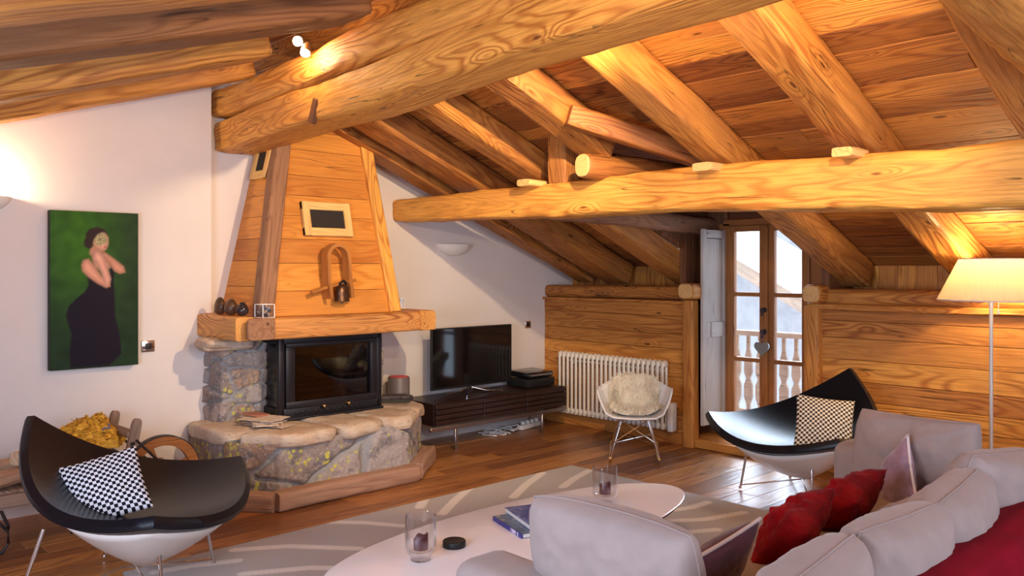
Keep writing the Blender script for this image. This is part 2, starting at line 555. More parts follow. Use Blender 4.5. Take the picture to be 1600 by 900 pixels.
def log(mb, p0, p1, w, h, n=4.0, seed=0, amp=0.02, wander=0.01, up=(0, 0, 1), w1=None, h1=None, seg=None, m=48, tone=0.5, endr=0.5, bow=0.0, mi=0):
    """hewn or round timber from p0 to p1, superellipse section of exponent n, rough surface"""
    p0, p1 = Vector(p0), Vector(p1)
    Ln = (p1 - p0).length
    F = frame(p1 - p0, up)
    seg = seg or max(8, int(Ln / 0.045))
    w1 = w if w1 is None else w1
    h1 = h if h1 is None else h1
    vs, wc, fs = [], [], []
    wo = woff()
    ends = [0.0, 0.006, 0.02, 0.045]
    ss = [e / Ln for e in ends] + [i / seg for i in range(1, seg)] + [1 - e / Ln for e in reversed(ends)]
    ss = sorted(set(min(1, max(0, q)) for q in ss))
    for s in ss:
        x = s * Ln
        de = min(x, Ln - x)
        es = 1.0 if de >= 0.045 else (1 - 0.16 * endr * (1 - math.sqrt(max(0, 1 - (1 - de / 0.045) ** 2))))
        ww, hh = (w + (w1 - w) * s) * es, (h + (h1 - h) * s) * es
        cy = wander * nz(x * 0.8, seed * 3.1) * 2
        cz = wander * nz(x * 0.8, seed * 5.7, 9) * 2 + bow * math.sin(PI * s)
        for k in range(m):
            a = 2 * PI * (k + 0.5) / m
            ca, sa = math.cos(a), math.sin(a)
            q_ = 1.0 / (abs(ca) ** n + abs(sa) ** n) ** (1.0 / n)
            y, z = ca * q_, sa * q_
            d = 1 + amp * (nz(x * 2.2, y * 1.3 + seed, z * 1.3 + seed) * 1.4 + 0.9 * nz(x * 7, y * 3 + seed, z * 3) + 0.35 * nz(x * 22, y * 7 + seed, z * 7))
            # wane: corners wobble more
            cor = min(abs(y), abs(z))
            d -= amp * 2.2 * max(0, nz(x * 1.1, round(ca) * 3 + round(sa) * 7 + seed, 4.0) + 0.15) * min(1, max(0, (cor - 0.55) / 0.3))
            v = Vector((x, cy + y * ww / 2 * d, cz + z * hh / 2 * d))
            vs.append(p0 + F @ v)
            wc.append(v + wo)
    ns = len(ss)
    for i in range(ns - 1):
        for k in range(m):
            a, b = i * m + k, i * m + (k + 1) % m
            fs.append((a, b, b + m, a + m))
    fs.append(tuple(reversed(range(m))))
    fs.append(tuple((ns - 1) * m + k for k in range(m)))
    return mb.add(vs, fs, wc, tone, mi=mi)


def tube(mb, pts, r, m=10, closed=False, tone=0.5, cap=True, flat=1.0, mi=0, up=(0, 0, 1)):
    pts = [Vector(p) for p in pts]
    n = len(pts)
    vs, wc, fs = [], [], []
    s = 0
    wo = woff()
    for i, p in enumerate(pts):
        a = pts[i - 1] if (i > 0 or closed) else p
        b = pts[(i + 1) % n] if (i < n - 1 or closed) else p
        F = frame(b - a, up)
        if i:
            s += (p - pts[i - 1]).length
        rr = r[i] if isinstance(r, (list, tuple)) else r
        for k in range(m):
            t = 2 * PI * k / m
            o = Vector((0, math.cos(t) * rr, math.sin(t) * rr * flat))
            vs.append(p + F @ o)
            wc.append(Vector((s, o.y, o.z)) + wo)
    rng = n if closed else n - 1
    for i in range(rng):
        for k in range(m):
            a, b = i * m + k, i * m + (k + 1) % m
            c, d = ((i + 1) % n) * m + (k + 1) % m, ((i + 1) % n) * m + k
            fs.append((a, b, c, d))
    if cap and not closed:
        fs.append(tuple(reversed(range(m))))
        fs.append(tuple((n - 1) * m + k for k in range(m)))
    return mb.add(vs, fs, wc, tone, mi=mi)


def lathe(mb, prof, c=(0, 0, 0), m=32, T=None, tone=0.5, mi=0, wob=0.0, cap=True):
    """profile [(r,z)...] round z"""
    vs, fs = [], []
    c = Vector(c)
    for (r, z) in prof:
        for k in range(m):
            a = 2 * PI * k / m
            q = r * (1 + wob * nz(math.cos(a) * 2, math.sin(a) * 2, z * 30))
            v = Vector((q * math.cos(a), q * math.sin(a), z))
            vs.append((T @ v if T else v) + c)
    n = len(prof)
    for i in range(n - 1):
        for k in range(m):
            a, b = i * m + k, i * m + (k + 1) % m
            fs.append((a, b, b + m, a + m))
    if cap and prof[0][0] > 1e-5:
        fs.append(tuple(reversed(range(m))))
    if cap and prof[-1][0] > 1e-5:
        fs.append(tuple((n - 1) * m + k for k in range(m)))
    return mb.add(vs, fs, None, tone, mi=mi)


def prism(mb, poly, z0, z1, T=None, tone=0.5, mi=0, axis=0):
    n = len(poly)
    vs = [Vector((p[0], p[1], z0)) for p in poly] + [Vector((p[0], p[1], z1)) for p in poly]
    wo = woff()
    wc = [(v if axis == 0 else Vector((v.y, v.x, v.z))) + wo for v in vs]
    if T:
        vs = [T @ v for v in vs]
    fs = [tuple(reversed(range(n))), tuple(range(n, 2 * n))]
    fs += [(i, (i + 1) % n, n + (i + 1) % n, n + i) for i in range(n)]
    return mb.add(vs, fs, wc, tone, mi=mi)


def grid(mb, fn, nu, nv, wcf=None, closed_u=False, tone=0.5, flip=False, colf=None):
    vs, wc, fs, co = [], [], [], []
    for j in range(nv + 1):
        for i in range(nu + (0 if closed_u else 1)):
            u, v = i / nu, j / nv
            p = fn(u, v)
            vs.append(p)
            wc.append(wcf(u, v) if wcf else p)
            if colf:
                co.append(colf(u, v))
    w = nu if closed_u else nu + 1
    for j in range(nv):
        for i in range(nu):
            a = j * w + i
            b = j * w + (i + 1) % w
            f = (a, b, b + w, a + w)
            fs.append(tuple(reversed(f)) if flip else f)
    return mb.add(vs, fs, wc, tone, col=co if colf else None)


def tag(o, label=None, cat=None, group=None, kind=None):
    if label:
        o['label'] = label
    if cat:
        o['category'] = cat
    if group:
        o['group'] = group
    if kind:
        o['kind'] = kind
    return o


def thing(name, loc, label, cat, group=None, rot=(0, 0, 0)):
    o = bpy.data.objects.new(name, None)
    o.empty_display_size = 0.1
    COL.objects.link(o)
    o.location = loc
    o.rotation_euler = rot
    return tag(o, label, cat, group)


def struct(o):
    o['kind'] = 'structure'
    return o


def copy_tree(o, parent=None):
    c = o.copy()
    COL.objects.link(c)
    c.parent = parent
    for ch in [x for x in list(bpy.data.objects) if x.parent == o]:
        copy_tree(ch, c)
    return c


# ------------------------------------------------------------------ the room shell
ZR = lambda x: 1.47 - 0.41 * x          # underside of the right-hand rafters
ZL = lambda x: 3.85 + 0.32 * x          # underside of the left-hand rafters
SR = Vector((1, 0, -0.41)).normalized()
NR = Vector((0.41, 0, 1)).normalized()
SL = Vector((1, 0, 0.32)).normalized()
NL = Vector((-0.32, 0, 1)).normalized()
RH = 0.20                                # rafter depth

# floor planks, laid along x
mb = MB()
y = -7.7
rf = random.Random(11)
while y < 0.0:
    w = rf.choice([0.12, 0.14, 0.16, 0.19])
    x = -7.0 - rf.uniform(0, 1.5)
    while x < 0.1:
        ln = rf.uniform(0.9, 2.2)
        x1 = min(x + ln, 0.12)
        if x1 > -7.0 and x1 - x > 0.02:
            x0 = max(x, -7.0)
            box(mb, ((x0 + x1) / 2, y + w / 2, -0.0095), (x1 - x0 - 0.002, w - 0.002, 0.019), None, 0.0015, 1, 0, rf.uniform(0.15, 0.95))
        x = x1
        if x >= 0.12:
            break
    y += w
floor = struct(mb.build('floor', M['floor'], smooth=False))

# gable wall: left part stands proud of the part behind the chimney and television
mb = MB()


def gable(mb, xs, y0, y1, ztop):
    pts = [(xs[0], 0)] + [(xs[-1], 0)] + [(x, ztop(x)) for x in reversed(xs)]
    T = Matrix(((1, 0, 0, 0), (0, 0, 1, 0), (0, 1, 0, 0), (0, 0, 0, 1)))
    prism(mb, [(p[0], p[1]) for p in pts], y0, y1, T)


ZT = lambda x: min(ZR(x) + 0.25, ZL(x) + 0.25)
gable(mb, [-7.0, -3.46], -0.12, 0.2, lambda x: ZL(x) + 0.12)
gable(mb, [-3.46, -3.25, 0.6], 0.0, 0.2, lambda x: ZT(x) - 0.08)
struct(mb.build('wall_gable', M['wall'], smooth=False))
mb = MB()
gable(mb, [-7.0, -3.25, 0.6], -7.9, -7.7, lambda x: ZT(x) - 0.08)
struct(mb.build('wall_behind', M['wall'], smooth=False))
mb = MB()
box(mb, (-7.05, -3.85, 0.9), (0.1, 7.9, 1.8), None, 0)
struct(mb.build('wall_left', M['wall'], smooth=False))

# roof boards
mb = MB()
rb = random.Random(5)
ridge_x = -3.25
ridge_z = ZR(ridge_x) + RH * 1.08


def roof_side(mb, S_, N_, sgn, y_lo, y_hi, length, cut=None):
    s = 0.0
    base = Vector((ridge_x, 0, ridge_z))
    while s < length:
        w = rb.choice([0.13, 0.15, 0.17, 0.19])
        ctr = base + S_ * sgn * (s + w / 2)
        spans = [(y_lo, y_hi)]
        if cut:
            spans = cut(ctr.x, y_lo, y_hi)
        for (a, b) in spans:
            yy = a
            while yy < b - 0.01:
                ln = rb.uniform(1.5, 3.2)
                y1 = min(yy + ln, b)
                if b - y1 < 0.4:
                    y1 = b
                lift = rb.uniform(0, 0.006)
                c = ctr + Vector((0, (yy + y1) / 2, 0)) + N_ * (0.012 + lift)
                Rm = Matrix((Vector((0, 1, 0)), -S_ * 1.0, N_)).transposed()
                if Rm.determinant() < 0:
                    Rm = Matrix((Vector((0, 1, 0)), S_, N_)).transposed()
                box(mb, c, (y1 - yy - 0.002, w - 0.004, 0.022), Rm, 0.003, 1, 0, rb.uniform(0.12, 0.95))
                yy = y1
        s += w


def dormer_cut(x, a, b):
    # dormer: ridge along x at y=-2.25, valleys open up towards the eaves
    if x < -1.75:
        return [(a, b)]
    h = min(0.66, (x + 1.75) * 0.62)
    return [(a, -2.25 - h), (-2.25 + h, b)]


roof_side(mb, SR, NR, 1, -7.7, 0.0, 3.95 / SR.x, dormer_cut)
roof_side(mb, SL, NL, -1, -7.7, 0.0, 3.75 / SL.x)
# dormer soffit boards, either side of the little dormer ridge
for sg in (-1, 1):
    for k in range(5):
        yc = -2.25 + sg * (0.07 + k * 0.145)
        zc = 2.38 - 0.55 * (0.07 + k * 0.145)
        x0 = -1.75 + max(0, (0.07 + k * 0.145) / 0.62)
        box(mb, ((x0 + 0.55) / 2, yc, zc), (0.55 - x0, 0.158, 0.022), (-sg * math.atan(0.55), 0, 0), 0.003, 1, 0, rb.uniform(0.1, 0.5))
struct(mb.build('ceiling', M['boards'], smooth=False))
# weathertight slab over the boards
mb = MB()
for (S_, N_, sg, ln) in ((SR, NR, 1, 3.95 / SR.x), (SL, NL, -1, 4.1 / SL.x)):
    base = Vector((ridge_x, 0, ridge_z)) + N_ * 0.06
    if sg == 1:
        parts = [(-7.9, -2.95, 0, ln), (-1.55, 0.2, 0, ln), (-2.95, -1.55, 0, 1.45)]
    else:
        parts = [(-7.9, 0.2, 0, ln)]
    for (a, b, l0, l1) in parts:
        p = [base + S_ * sg * l0, base + S_ * sg * l1]
        vs = [Vector((q.x, yy, q.z)) + N_ * t for q in p for yy in (a, b) for t in (0, 0.08)]
        mb.add(vs, [(0, 2, 6, 4), (1, 5, 7, 3), (0, 1, 3, 2), (4, 6, 7, 5), (0, 4, 5, 1), (2, 3, 7, 6)])
# dormer cover
for sg in (-1, 1):
    vs = []
    for (xx, t) in ((-1.75, 0.95), (0.65, 0)):
        for (dy, z) in ((0, 2.45), (0.75, 2.45 - 0.55 * 0.75)):
            for t in (0, 0.06):
                vs.append((xx + (0.95 if (dy and xx < 0) else 0), -2.25 + sg * dy, z + t))
    mb.add(vs, [(0, 2, 6, 4), (1, 5, 7, 3), (0, 1, 3, 2), (4, 6, 7, 5), (0, 4, 5, 1), (2, 3, 7, 6)])
struct(mb.build('ceiling_deck', M['darkwood'], smooth=False))

# knee wall, left of the door and right of it: horizontal boards
def board_wall(name, ya, yb, seed, top=1.20):
    mb = MB()
    r_ = random.Random(seed)
    z = 0.0
    while z < top - 0.01:
        w = r_.choice([0.125, 0.14, 0.155])
        z1 = min(z + w, top)
        if top - z1 < 0.05:
            z1 = top
        box(mb, (0.014 + r_.uniform(0, 0.004), (ya + yb) / 2, (z + z1) / 2), (0.028, abs(yb - ya), z1 - z - 0.003), None, 0.003, 1, 1, r_.uniform(0.25, 0.85))
        z = z1
    box(mb, (0.09, (ya + yb) / 2, top / 2), (0.12, abs(yb - ya), top), None, 0, 1, 1, 0.2)
    return struct(mb.build(name, M['panel'], smooth=False))


board_wall('wall_radiator_side', -1.70, 0.0, 21)
board_wall('wall_lamp_side', -7.7, -2.86, 22)
# eaves closure of short vertical boards over the knee wall
mb = MB()
y = -7.7
re_ = random.Random(8)
while y < 0:
    w = re_.choice([0.10, 0.12, 0.14])
    if not (-2.93 < y + w / 2 < -1.6):
        box(mb, (0.42, y + w / 2, 1.40), (0.02, w - 0.003, 0.60), None, 0.003, 1, 2, re_.uniform(0.4, 0.9))
    y += w
box(mb, (0.27, -0.85, 1.16), (0.32, 1.7, 0.05), None, 0, 1, 1, 0.3)
box(mb, (0.27, -5.29, 1.16), (0.32, 4.82, 0.05), None, 0, 1, 1, 0.3)
struct(mb.build('wall_eaves', M['panel'], smooth=False))

# door reveal: boarded cheeks, threshold step
mb = MB()
for (yc, sg) in ((-1.66, 1), (-2.90, -1)):
    for k in range(5):
        box(mb, (0.06 + k * 0.105, yc, 1.22), (0.102, 0.03, 2.5), None, 0.003, 1, 2, 0.15 + 0.1 * (k % 3))
for (yc, sg) in ((-1.66, 1), (-2.90, -1)):
    for k in range(8):
        x_ = -0.045 - k * 0.105
        z0_ = 1.66 - 0.41 * x_
        box(mb, (x_, yc, (z0_ + 2.30) / 2), (0.102, 0.03, 2.30 - z0_), None, 0.003, 1, 2, 0.2)
box(mb, (0.40, -2.80, 1.1), (0.10, 0.21, 2.2), None, 0.004, 1, 2, 0.4)
box(mb, (0.40, -1.74, 1.1), (0.10, 0.14, 2.2), None, 0.004, 1, 2, 0.4)
box(mb, (0.285, -1.63, 1.22), (0.55, 0.03, 2.5), None, 0)
box(mb, (0.285, -2.93, 1.22), (0.55, 0.03, 2.5), None, 0)
box(mb, (0.50, -2.25, 2.15), (0.04, 1.3, 0.50), None, 0.003, 1, 1, 0.15)
struct(mb.build('trim_1', M['darkwood'], smooth=False))
mb = MB()
box(mb, (0.28, -2.26, 0.045), (0.56, 1.22, 0.06), None, 0.006, 2, 1, 0.6)
box(mb, (-0.012, -2.29, 0.036), (0.05, 0.98, 0.068), None, 0.004, 1, 1, 0.6)
struct(mb.build('trim_2', M['panel'], smooth=False))
# door posts of the knee wall
mb = MB()
log(mb, (-0.02, -1.745, 0.0), (-0.02, -1.745, 1.235), 0.11, 0.10, 7, 3, 0.012, 0.004, (1, 0, 0), tone=0.5)
struct(mb.build('trim_3', M['panel']))
mb = MB()
log(mb, (-0.02, -2.835, 0.0), (-0.02, -2.835, 1.22), 0.12, 0.10, 7, 5, 0.014, 0.006, (1, 0, 0), tone=0.6)
struct(mb.build('trim_4', M['panel']))
# cap boards and skirting
mb = MB()
log(mb, (-0.005, -1.69, 1.212), (-0.005, 0.0, 1.212), 0.06, 0.028, 6, 6, 0.03, 0.003, tone=0.5)
struct(mb.build('trim_5', M['panel']))
mb = MB()
log(mb, (0.0, -7.6, 1.222), (0.0, -2.80, 1.222), 0.12, 0.05, 4, 7, 0.05, 0.006, tone=0.5)
struct(mb.build('trim_6', M['panel']))
mb = MB()
box(mb, (-0.012, -0.83, 0.05), (0.024, 1.66, 0.10), None, 0.004, 1, 1, 0.4)
struct(mb.build('baseboard_radiator_side', M['panel'], smooth=False))
mb = MB()
box(mb, (-0.012, -5.2, 0.05), (0.024, 4.7, 0.10), None, 0.004, 1, 1, 0.5)
struct(mb.build('baseboard_lamp_side', M['panel'], smooth=False))


# ------------------------------------------------------------------ roof timbers
def timber(name, label, p0, p1, w, h, m='rafter', **kw):
    mb = MB()
    log(mb, p0, p1, w, h, **kw)
    return tag(mb.build(name, M[m]), label, 'beam', kw.pop('group', None))


right_r = [(-0.42, -0.20, 'rafter lying closest to the television wall'),
           (-0.88, -0.58, 'dark rafter second from the television wall, foot above the radiator'),
           (-1.60, -1.38, 'rafter whose foot comes down beside the wooden shutter'),
           (-2.37, -2.14, 'short rafter ending on the round log stub over the long purlin'),
           (-3.13, -2.93, 'rafter crossing in front of the glazed door top'),
           (-3.97, -3.75, 'broad rafter reaching down behind the floor lamp shade'),
           (-4.84, -4.62, 'rafter at the right edge running up behind the tie beam')]
for i, (ya, yb, lb) in enumerate(right_r):
    yc, w = (ya + yb) / 2, yb - ya
    x0, x1 = -3.10, 0.27
    if i == 3:
        x1 = -1.80
    p0 = Vector((x0, yc, ZR(x0))) + NR * RH / 2
    p1 = Vector((x1, yc, ZR(x1))) + NR * RH / 2
    timber('roof_rafter', lb, p0, p1, w, RH, 'rafter', n=22 if i != 5 else 14, seed=i * 1.7 + 1, amp=0.03, wander=0.008, up=NR,
           tone=[0.45, 0.45, 0.65, 0.45, 0.75, 0.6, 0.5, 0.5, 0.5][i])
left_r = [(-0.74, -0.50, 'rafter of the far roof slope closest to the painting wall', -3.42),
          (-1.75, -1.50, 'pale rafter left of the ridge ending in a blunt cut', -3.82),
          (-2.80, -2.52, 'big shaded rafter left of the ridge spotlights', -3.90),
          (-3.62, -3.36, 'waney-edged rafter along the top left of the room', -3.45)]
for i, (ya, yb, lb, x1) in enumerate(left_r):
    yc, w = (ya + yb) / 2, yb - ya
    x0 = -6.95
    p0 = Vector((x0, yc, ZL(x0))) + NL * RH / 2
    p1 = Vector((x1, yc, ZL(x1))) + NL * RH / 2
    timber('roof_rafter', lb, p0, p1, w, RH, 'shaderafter' if i == 2 else 'rafter', n=14, seed=i * 2.3 + 20, amp=0.03, wander=0.008, up=NL, tone=[0.75, 0.8, 0.5, 0.6, 0.5, 0.5][i])

# ridge logs, the long purlin, tie beam
timber('ridge_log', 'upper of the two big ridge logs, rough and crooked', (-3.30, 0.0, 2.688), (-3.30, -7.6, 2.86), 0.24, 0.20, 'beam',
       n=7, seed=31, amp=0.06, wander=0.02, w1=0.28, h1=0.22, tone=0.62)
timber('ridge_log', 'lower squared ridge beam resting over the fireplace hood', (-3.24, 0.0, 2.45), (-3.24, -7.6, 2.72), 0.32, 0.22, 'beam',
       n=24, seed=33, amp=0.035, wander=0.015, w1=0.34, h1=0.23, tone=0.72)
mb = MB()
box(mb, (-3.40, -1.43, 2.435), (0.035, 0.05, 0.15), (R(25), 0, 0), 0.004, 1, 2, 0.3)  # dark block painting the shade of a mortise; no hole is cut
mb.build('mortise_shade', M['darkwood'], [o for o in bpy.data.objects if o.name == 'ridge_log.001'][0], smooth=False)
timber('purlin', 'long pale purlin log crossing the room above the television', (-1.74, 0.0, 2.00), (-1.74, -7.6, 1.88), 0.21, 0.19, 'beam',
       n=8, seed=35, amp=0.05, wander=0.012, w1=0.26, h1=0.36, tone=0.95)
timber('tie_beam', 'heavy cracked tie beam in the top right corner', (-3.3, -4.90, 2.50), (0.2, -4.90, 2.20), 0.28, 0.26, 'rafter',
       n=3.2, seed=37, amp=0.06, wander=0.02, tone=0.66)
timber('wall_plate', 'wall plate log above the radiator boards', (0.07, -1.62, 1.295), (0.07, 0.0, 1.285), 0.13, 0.12, 'rafter', n=3, seed=41, amp=0.03, tone=0.5)
timber('wall_plate', 'wall plate log above the boards behind the floor lamp', (0.05, -7.6, 1.30), (0.05, -2.9, 1.30), 0.15, 0.12, 'rafter', n=3, seed=43, amp=0.04, tone=0.7)
# log ends flanking the door
for (yy, lb, sd) in ((-1.765, 'sawn log end left of the shutter, above the radiator', 45), (-2.88, 'sawn log end right of the glazed door', 46)):
    r_ = tag(thing('log_end', (-0.14, yy, 1.315), lb, 'beam', 'log ends beside the door'))
    mb = MB()
    log(mb, (0.012, 0, 0), (0.5, 0, 0.0), 0.15, 0.14, n=3.5, seed=sd, amp=0.03, tone=0.55)
    mb.build('log_body', M['panel'], r_)
    mb = MB()
    log(mb, (0.0, 0, 0), (0.02, 0, 0.0), 0.135, 0.125, n=3.5, seed=sd, amp=0.03, seg=2, tone=0.35)
    mb.build('end_grain', M['cutend'], r_)
# dormer timbers
r_ = thing('dormer_log', (-2.0, -2.29, 2.155), 'round log stub with a pale sawn end lying over the purlin', 'beam')
mb = MB()
log(mb, (0.012, 0, 0), (2.4, -0.35, -0.03), 0.15, 0.16, n=2.4, seed=51, amp=0.03, tone=0.3)
mb.build('log_body', M['rafter'], r_)
mb = MB()
log(mb, (0.0, 0, 0), (0.014, -0.002, 0), 0.14, 0.15, n=2.4, seed=51, amp=0.02, seg=2, tone=0.6)
mb.build('end_grain', M['cutend'], r_)
timber('dormer_log', 'grey cracked log running to the top of the wooden shutter', (-1.74, -1.70, 1.93), (0.45, -1.70, 1.87), 0.14, 0.15, 'greypost', n=4, seed=53, amp=0.04, tone=0.5)
timber('valley_rafter', 'slanting valley timber joining two rafters above the door', (-2.24, -2.40, 2.425), (-1.38, -2.96, 2.12), 0.11, 0.13, 'rafter', n=6, seed=55, amp=0.03, tone=0.25)
timber('strut_post', 'short upright post standing on the long purlin', (-1.74, -1.90, 2.08), (-1.74, -1.90, 2.42), 0.17, 0.16, 'rafter', n=9, seed=57, amp=0.02, up=(1, 0, 0), tone=0.55)
for (yy, lb) in ((-1.70, 'small pale wedge on the purlin beside the upright post'), (-3.15, 'small pale wedge on the purlin near the glazed door top'),
                 (-3.96, 'small pale wedge under the broadest rafter')):
    mb = MB()
    log(mb, (-1.95, yy, 2.09 if yy > -2 else 2.075), (-1.76, yy, 2.09 if yy > -2 else 2.075), 0.13 if yy > -3.5 else 0.11, 0.05, n=6, seed=yy, amp=0.03, tone=0.6, seg=5)
    tag(mb.build('wedge', M['cutend']), lb, 'wedge', 'pale wedges on the purlin')

# ------------------------------------------------------------------ glazed door
dr = struct(thing('door_1', (0.36, -2.26, 0.0), None, None))
DX = 0.0
mb = MB()   # fixed frame
for yy in (0.415, -0.42):
    box(mb, (0.02, yy, 1.0), (0.09, 0.11, 1.78), None, 0.005, 1, 2, 0.45)
box(mb, (0.02, 0, 1.895), (0.09, 0.86, 0.06), None, 0.005, 1, 1, 0.45)
box(mb, (0.02, 0, 0.10), (0.09, 0.86, 0.06), None, 0.005, 1, 1, 0.45)
mb.build('door_frame', M['doorwood'], dr)
for (ya, yb) in ((0.375, 0.0), (0.0, -0.375)):
    lo, hi = min(ya, yb), max(ya, yb)
    mb = MB()
    for yy in (lo + 0.035, hi - 0.035):
        box(mb, (-0.02, yy, 0.995), (0.05, 0.066, 1.74), None, 0.006, 2, 2, 0.55)
    for zz, hh in ((0.17, 0.09), (0.735, 0.035), (1.285, 0.035), (1.84, 0.05)):
        box(mb, (-0.02, (lo + hi) / 2, zz), (0.045, 0.27, hh), None, 0.005, 1, 1, 0.55)
    leaf = mb.build('door_leaf', M['doorwood'], dr)
    for (z0, z1) in ((0.215, 0.715), (0.755, 1.265), (1.305, 1.815)):
        mb = MB()
        box(mb, (-0.02, (lo + hi) / 2, (z0 + z1) / 2), (0.004, hi - lo - 0.13, z1 - z0 + 0.004), None, 0)
        mb.build('glass_pane', M['pane'], leaf, smooth=False)
mb = MB()   # cover strip and turn catches
box(mb, (-0.052, 0.0, 0.995), (0.014, 0.035, 1.70), None, 0.004, 1, 2, 0.6)
mb.build('cover_strip', M['doorwood'], dr)
for zz in (1.30 - 0.14, 0.98):
    mb = MB()
    lathe(mb, [(0.0, 0), (0.022, 0.0), (0.022, 0.006), (0.008, 0.01), (0.008, 0.03), (0.015, 0.035), (0.012, 0.05), (0.0, 0.053)],
          (-0.058, 0.012, zz), 16, Euler((0, R(-90), 0)).to_matrix())
    box(mb, (-0.10, 0.012, zz - 0.015), (0.012, 0.018, 0.07), None, 0.004, 2)
    mb.build('door_handle', M['rust'], dr)
# shutter folded back along the reveal
sh = thing('shutter', (-0.005, -1.845, 0.185), 'pale limewashed panelled shutter folded open left of the glazed door', 'shutter')
mb = MB()
for xx in (0.03, 0.345):
    box(mb, (xx, 0, 0.825), (0.06, 0.028, 1.65), None, 0.004, 1, 2, 0.5)
for zz in (0.035, 1.61, 0.80):
    box(mb, (0.1875, 0, zz), (0.255, 0.027, 0.07 if zz != 0.80 else 0.13), None, 0.003, 1, 0, 0.6)
mb.build('shutter_frame', M['whitewood'], sh)
mb = MB()
box(mb, (0.1875, 0.004, 0.41), (0.26, 0.014, 0.66), None, 0.002, 1, 2, 0.5)
box(mb, (0.1875, 0.004, 1.21), (0.26, 0.014, 0.72), None, 0.002, 1, 2, 0.45)
mb.build('shutter_panel', M['whitewood'], sh)
mb = MB()
box(mb, (0.215, -0.019, 0.80), (0.20, 0.008, 0.125), None, 0.002, 1, 0, 0.6)
mb.build('shutter_plate', M['whitewood'], sh)
# hanging heart on the door handle
hh_ = thing('hanging_heart', (0.235, -2.262, 0.87), 'grey metal heart hanging from the glazed door handle on a ribbon', 'ornament')
mb = MB()
hp = []
for k in range(40):
    t = 2 * PI * k / 40
    hp.append((0.0042 * 16 * math.sin(t) ** 3, 0.0042 * (13 * math.cos(t) - 5 * math.cos(2 * t) - 2 * math.cos(3 * t) - math.cos(4 * t))))
T = Matrix(((0, 0, 1, 0), (1, 0, 0, 0), (0, 1, 0, -0.02), (0, 0, 0, 1)))
prism(mb, hp, -0.006, 0.006, T)
prism(mb, [(p[0] * 0.55, p[1] * 0.55) for p in hp], -0.010, -0.006, T)
mb.build('heart', M['heart'], hh_, angle=30)
mb = MB()
tube(mb, [(0, 0.0, 0.03), (0.006, 0.012, 0.07), (0.02, 0.014, 0.105)], 0.003, 6)
tube(mb, [(0, 0.0, 0.03), (0.006, -0.012, 0.07), (0.02, 0.004, 0.105)], 0.003, 6)
mb.build('ribbon', M['ribbon'], hh_)

# ------------------------------------------------------------------ outside: balcony, neighbour
mb = MB()
box(mb, (1.15, -2.3, -0.10), (1.3, 5.0, 0.12), None, 0.01)
tag(mb.build('balcony_floor', M['snow'], smooth=False), kind='structure')
bal = thing('balcony_railing', (1.5, -1.6, 0), 'wooden balcony railing with cut-out boards outside the glazed door', 'railing')
mb = MB()
bar(mb, (0, -1.6, 0.86), (0, 1.6, 0.86), 0.12, 0.05, 0.006, tone=0.6)
mb.build('handrail', M['railwood'], bal)
mb = MB()
bar(mb, (0.0, -1.6, 0.06), (0, 1.6, 0.06), 0.05, 0.07, 0.006, tone=0.5)
mb.build('bottom_rail', M['railwood'], bal)
for k in range(24):
    yy = -1.45 + k * 0.128
    mb = MB()
    prof = [(0.018, 0.06), (0.018, 0.14), (0.046, 0.22), (0.046, 0.34), (0.020, 0.40), (0.046, 0.47), (0.040, 0.60), (0.017, 0.70), (0.017, 0.84)]
    poly = [(p[0], p[1]) for p in prof] + [(-p[0], p[1]) for p in reversed(prof)]
    T = Matrix(((0, 0, 1, 0), (1, 0, 0, yy), (0, 1, 0, 0), (0, 0, 0, 1)))
    prism(mb, poly, -0.012, 0.012, T, tone=0.4 + 0.3 * ((k * 7) % 5) / 5)
    mb.build('baluster', M['railwood'], bal, smooth=False)
nb = thing('neighbouring_chalet', (5.6, 0.9, -3.0), 'neighbouring chalet with snowy roof seen through the glazed door', 'building')
mb = MB()
box(mb, (1.2, 0, 2.6), (1.4, 6.5, 5.2), None, 0.02)
mb.build('wall', M['stonewall'], nb, smooth=False)
for k in range(2):
    mb = MB()
    box(mb, (0.48, -1.75 - 1.3 * k, 4.35), (0.06, 0.62, 1.0), None, 0.01)
    mb.build('window', M['doorwood'], nb, smooth=False)
mb = MB()
vs = [(-1.1, 2.3, 6.0), (1.0, 2.3, 6.0), (-1.1, -1.45, 4.0), (1.0, -1.45, 4.0)]
rv = Vector(vs[2]) - Vector(vs[0])
F = frame(rv, (0, 0, 1))
for j in range(6):
    a = Vector(vs[0]) + Vector((0.18 + 0.36 * j, 0, 0))
    bar(mb, a, a + rv, 0.34, 0.05, 0.006, tone=0.3 + 0.1 * (j % 3))
bar(mb, Vector(vs[0]) + Vector((0.0, 0, -0.05)), Vector(vs[2]) + Vector((0, 0, -0.05)), 0.05, 0.22, 0.01, tone=0.5)
bar(mb, Vector(vs[0]) + Vector((0.5, 0, -0.15)), Vector(vs[2]) + Vector((0.5, 0.35, -0.0)), 0.16, 0.16, 0.02, tone=0.4)
mb.build('roof_boards', M['railwood'], nb, smooth=False)
mb = MB()
off = Vector((0, 0, 0.14))
bar(mb, Vector(vs[0]) + off + Vector((1, 0, 0)), Vector(vs[2]) + off + Vector((1, 0, 0)), 2.2, 0.20, 0.08, seg=3)
mb.build('roof_snow', M['snow'], nb)
mb = MB()
box(mb, (0, 0, 0), (16, 16, 0.1), None, 0)
tag(mb.build('ground', M['snow'], smooth=False, loc=(9.5, -2, -3.06)), kind='structure')
#--SPLIT--

# ------------------------------------------------------------------ fireplace
fp = thing('fireplace', (0, 0, 0), 'corner-glass fireplace with lichened stone base, beam mantel and wooden hood', 'fireplace')


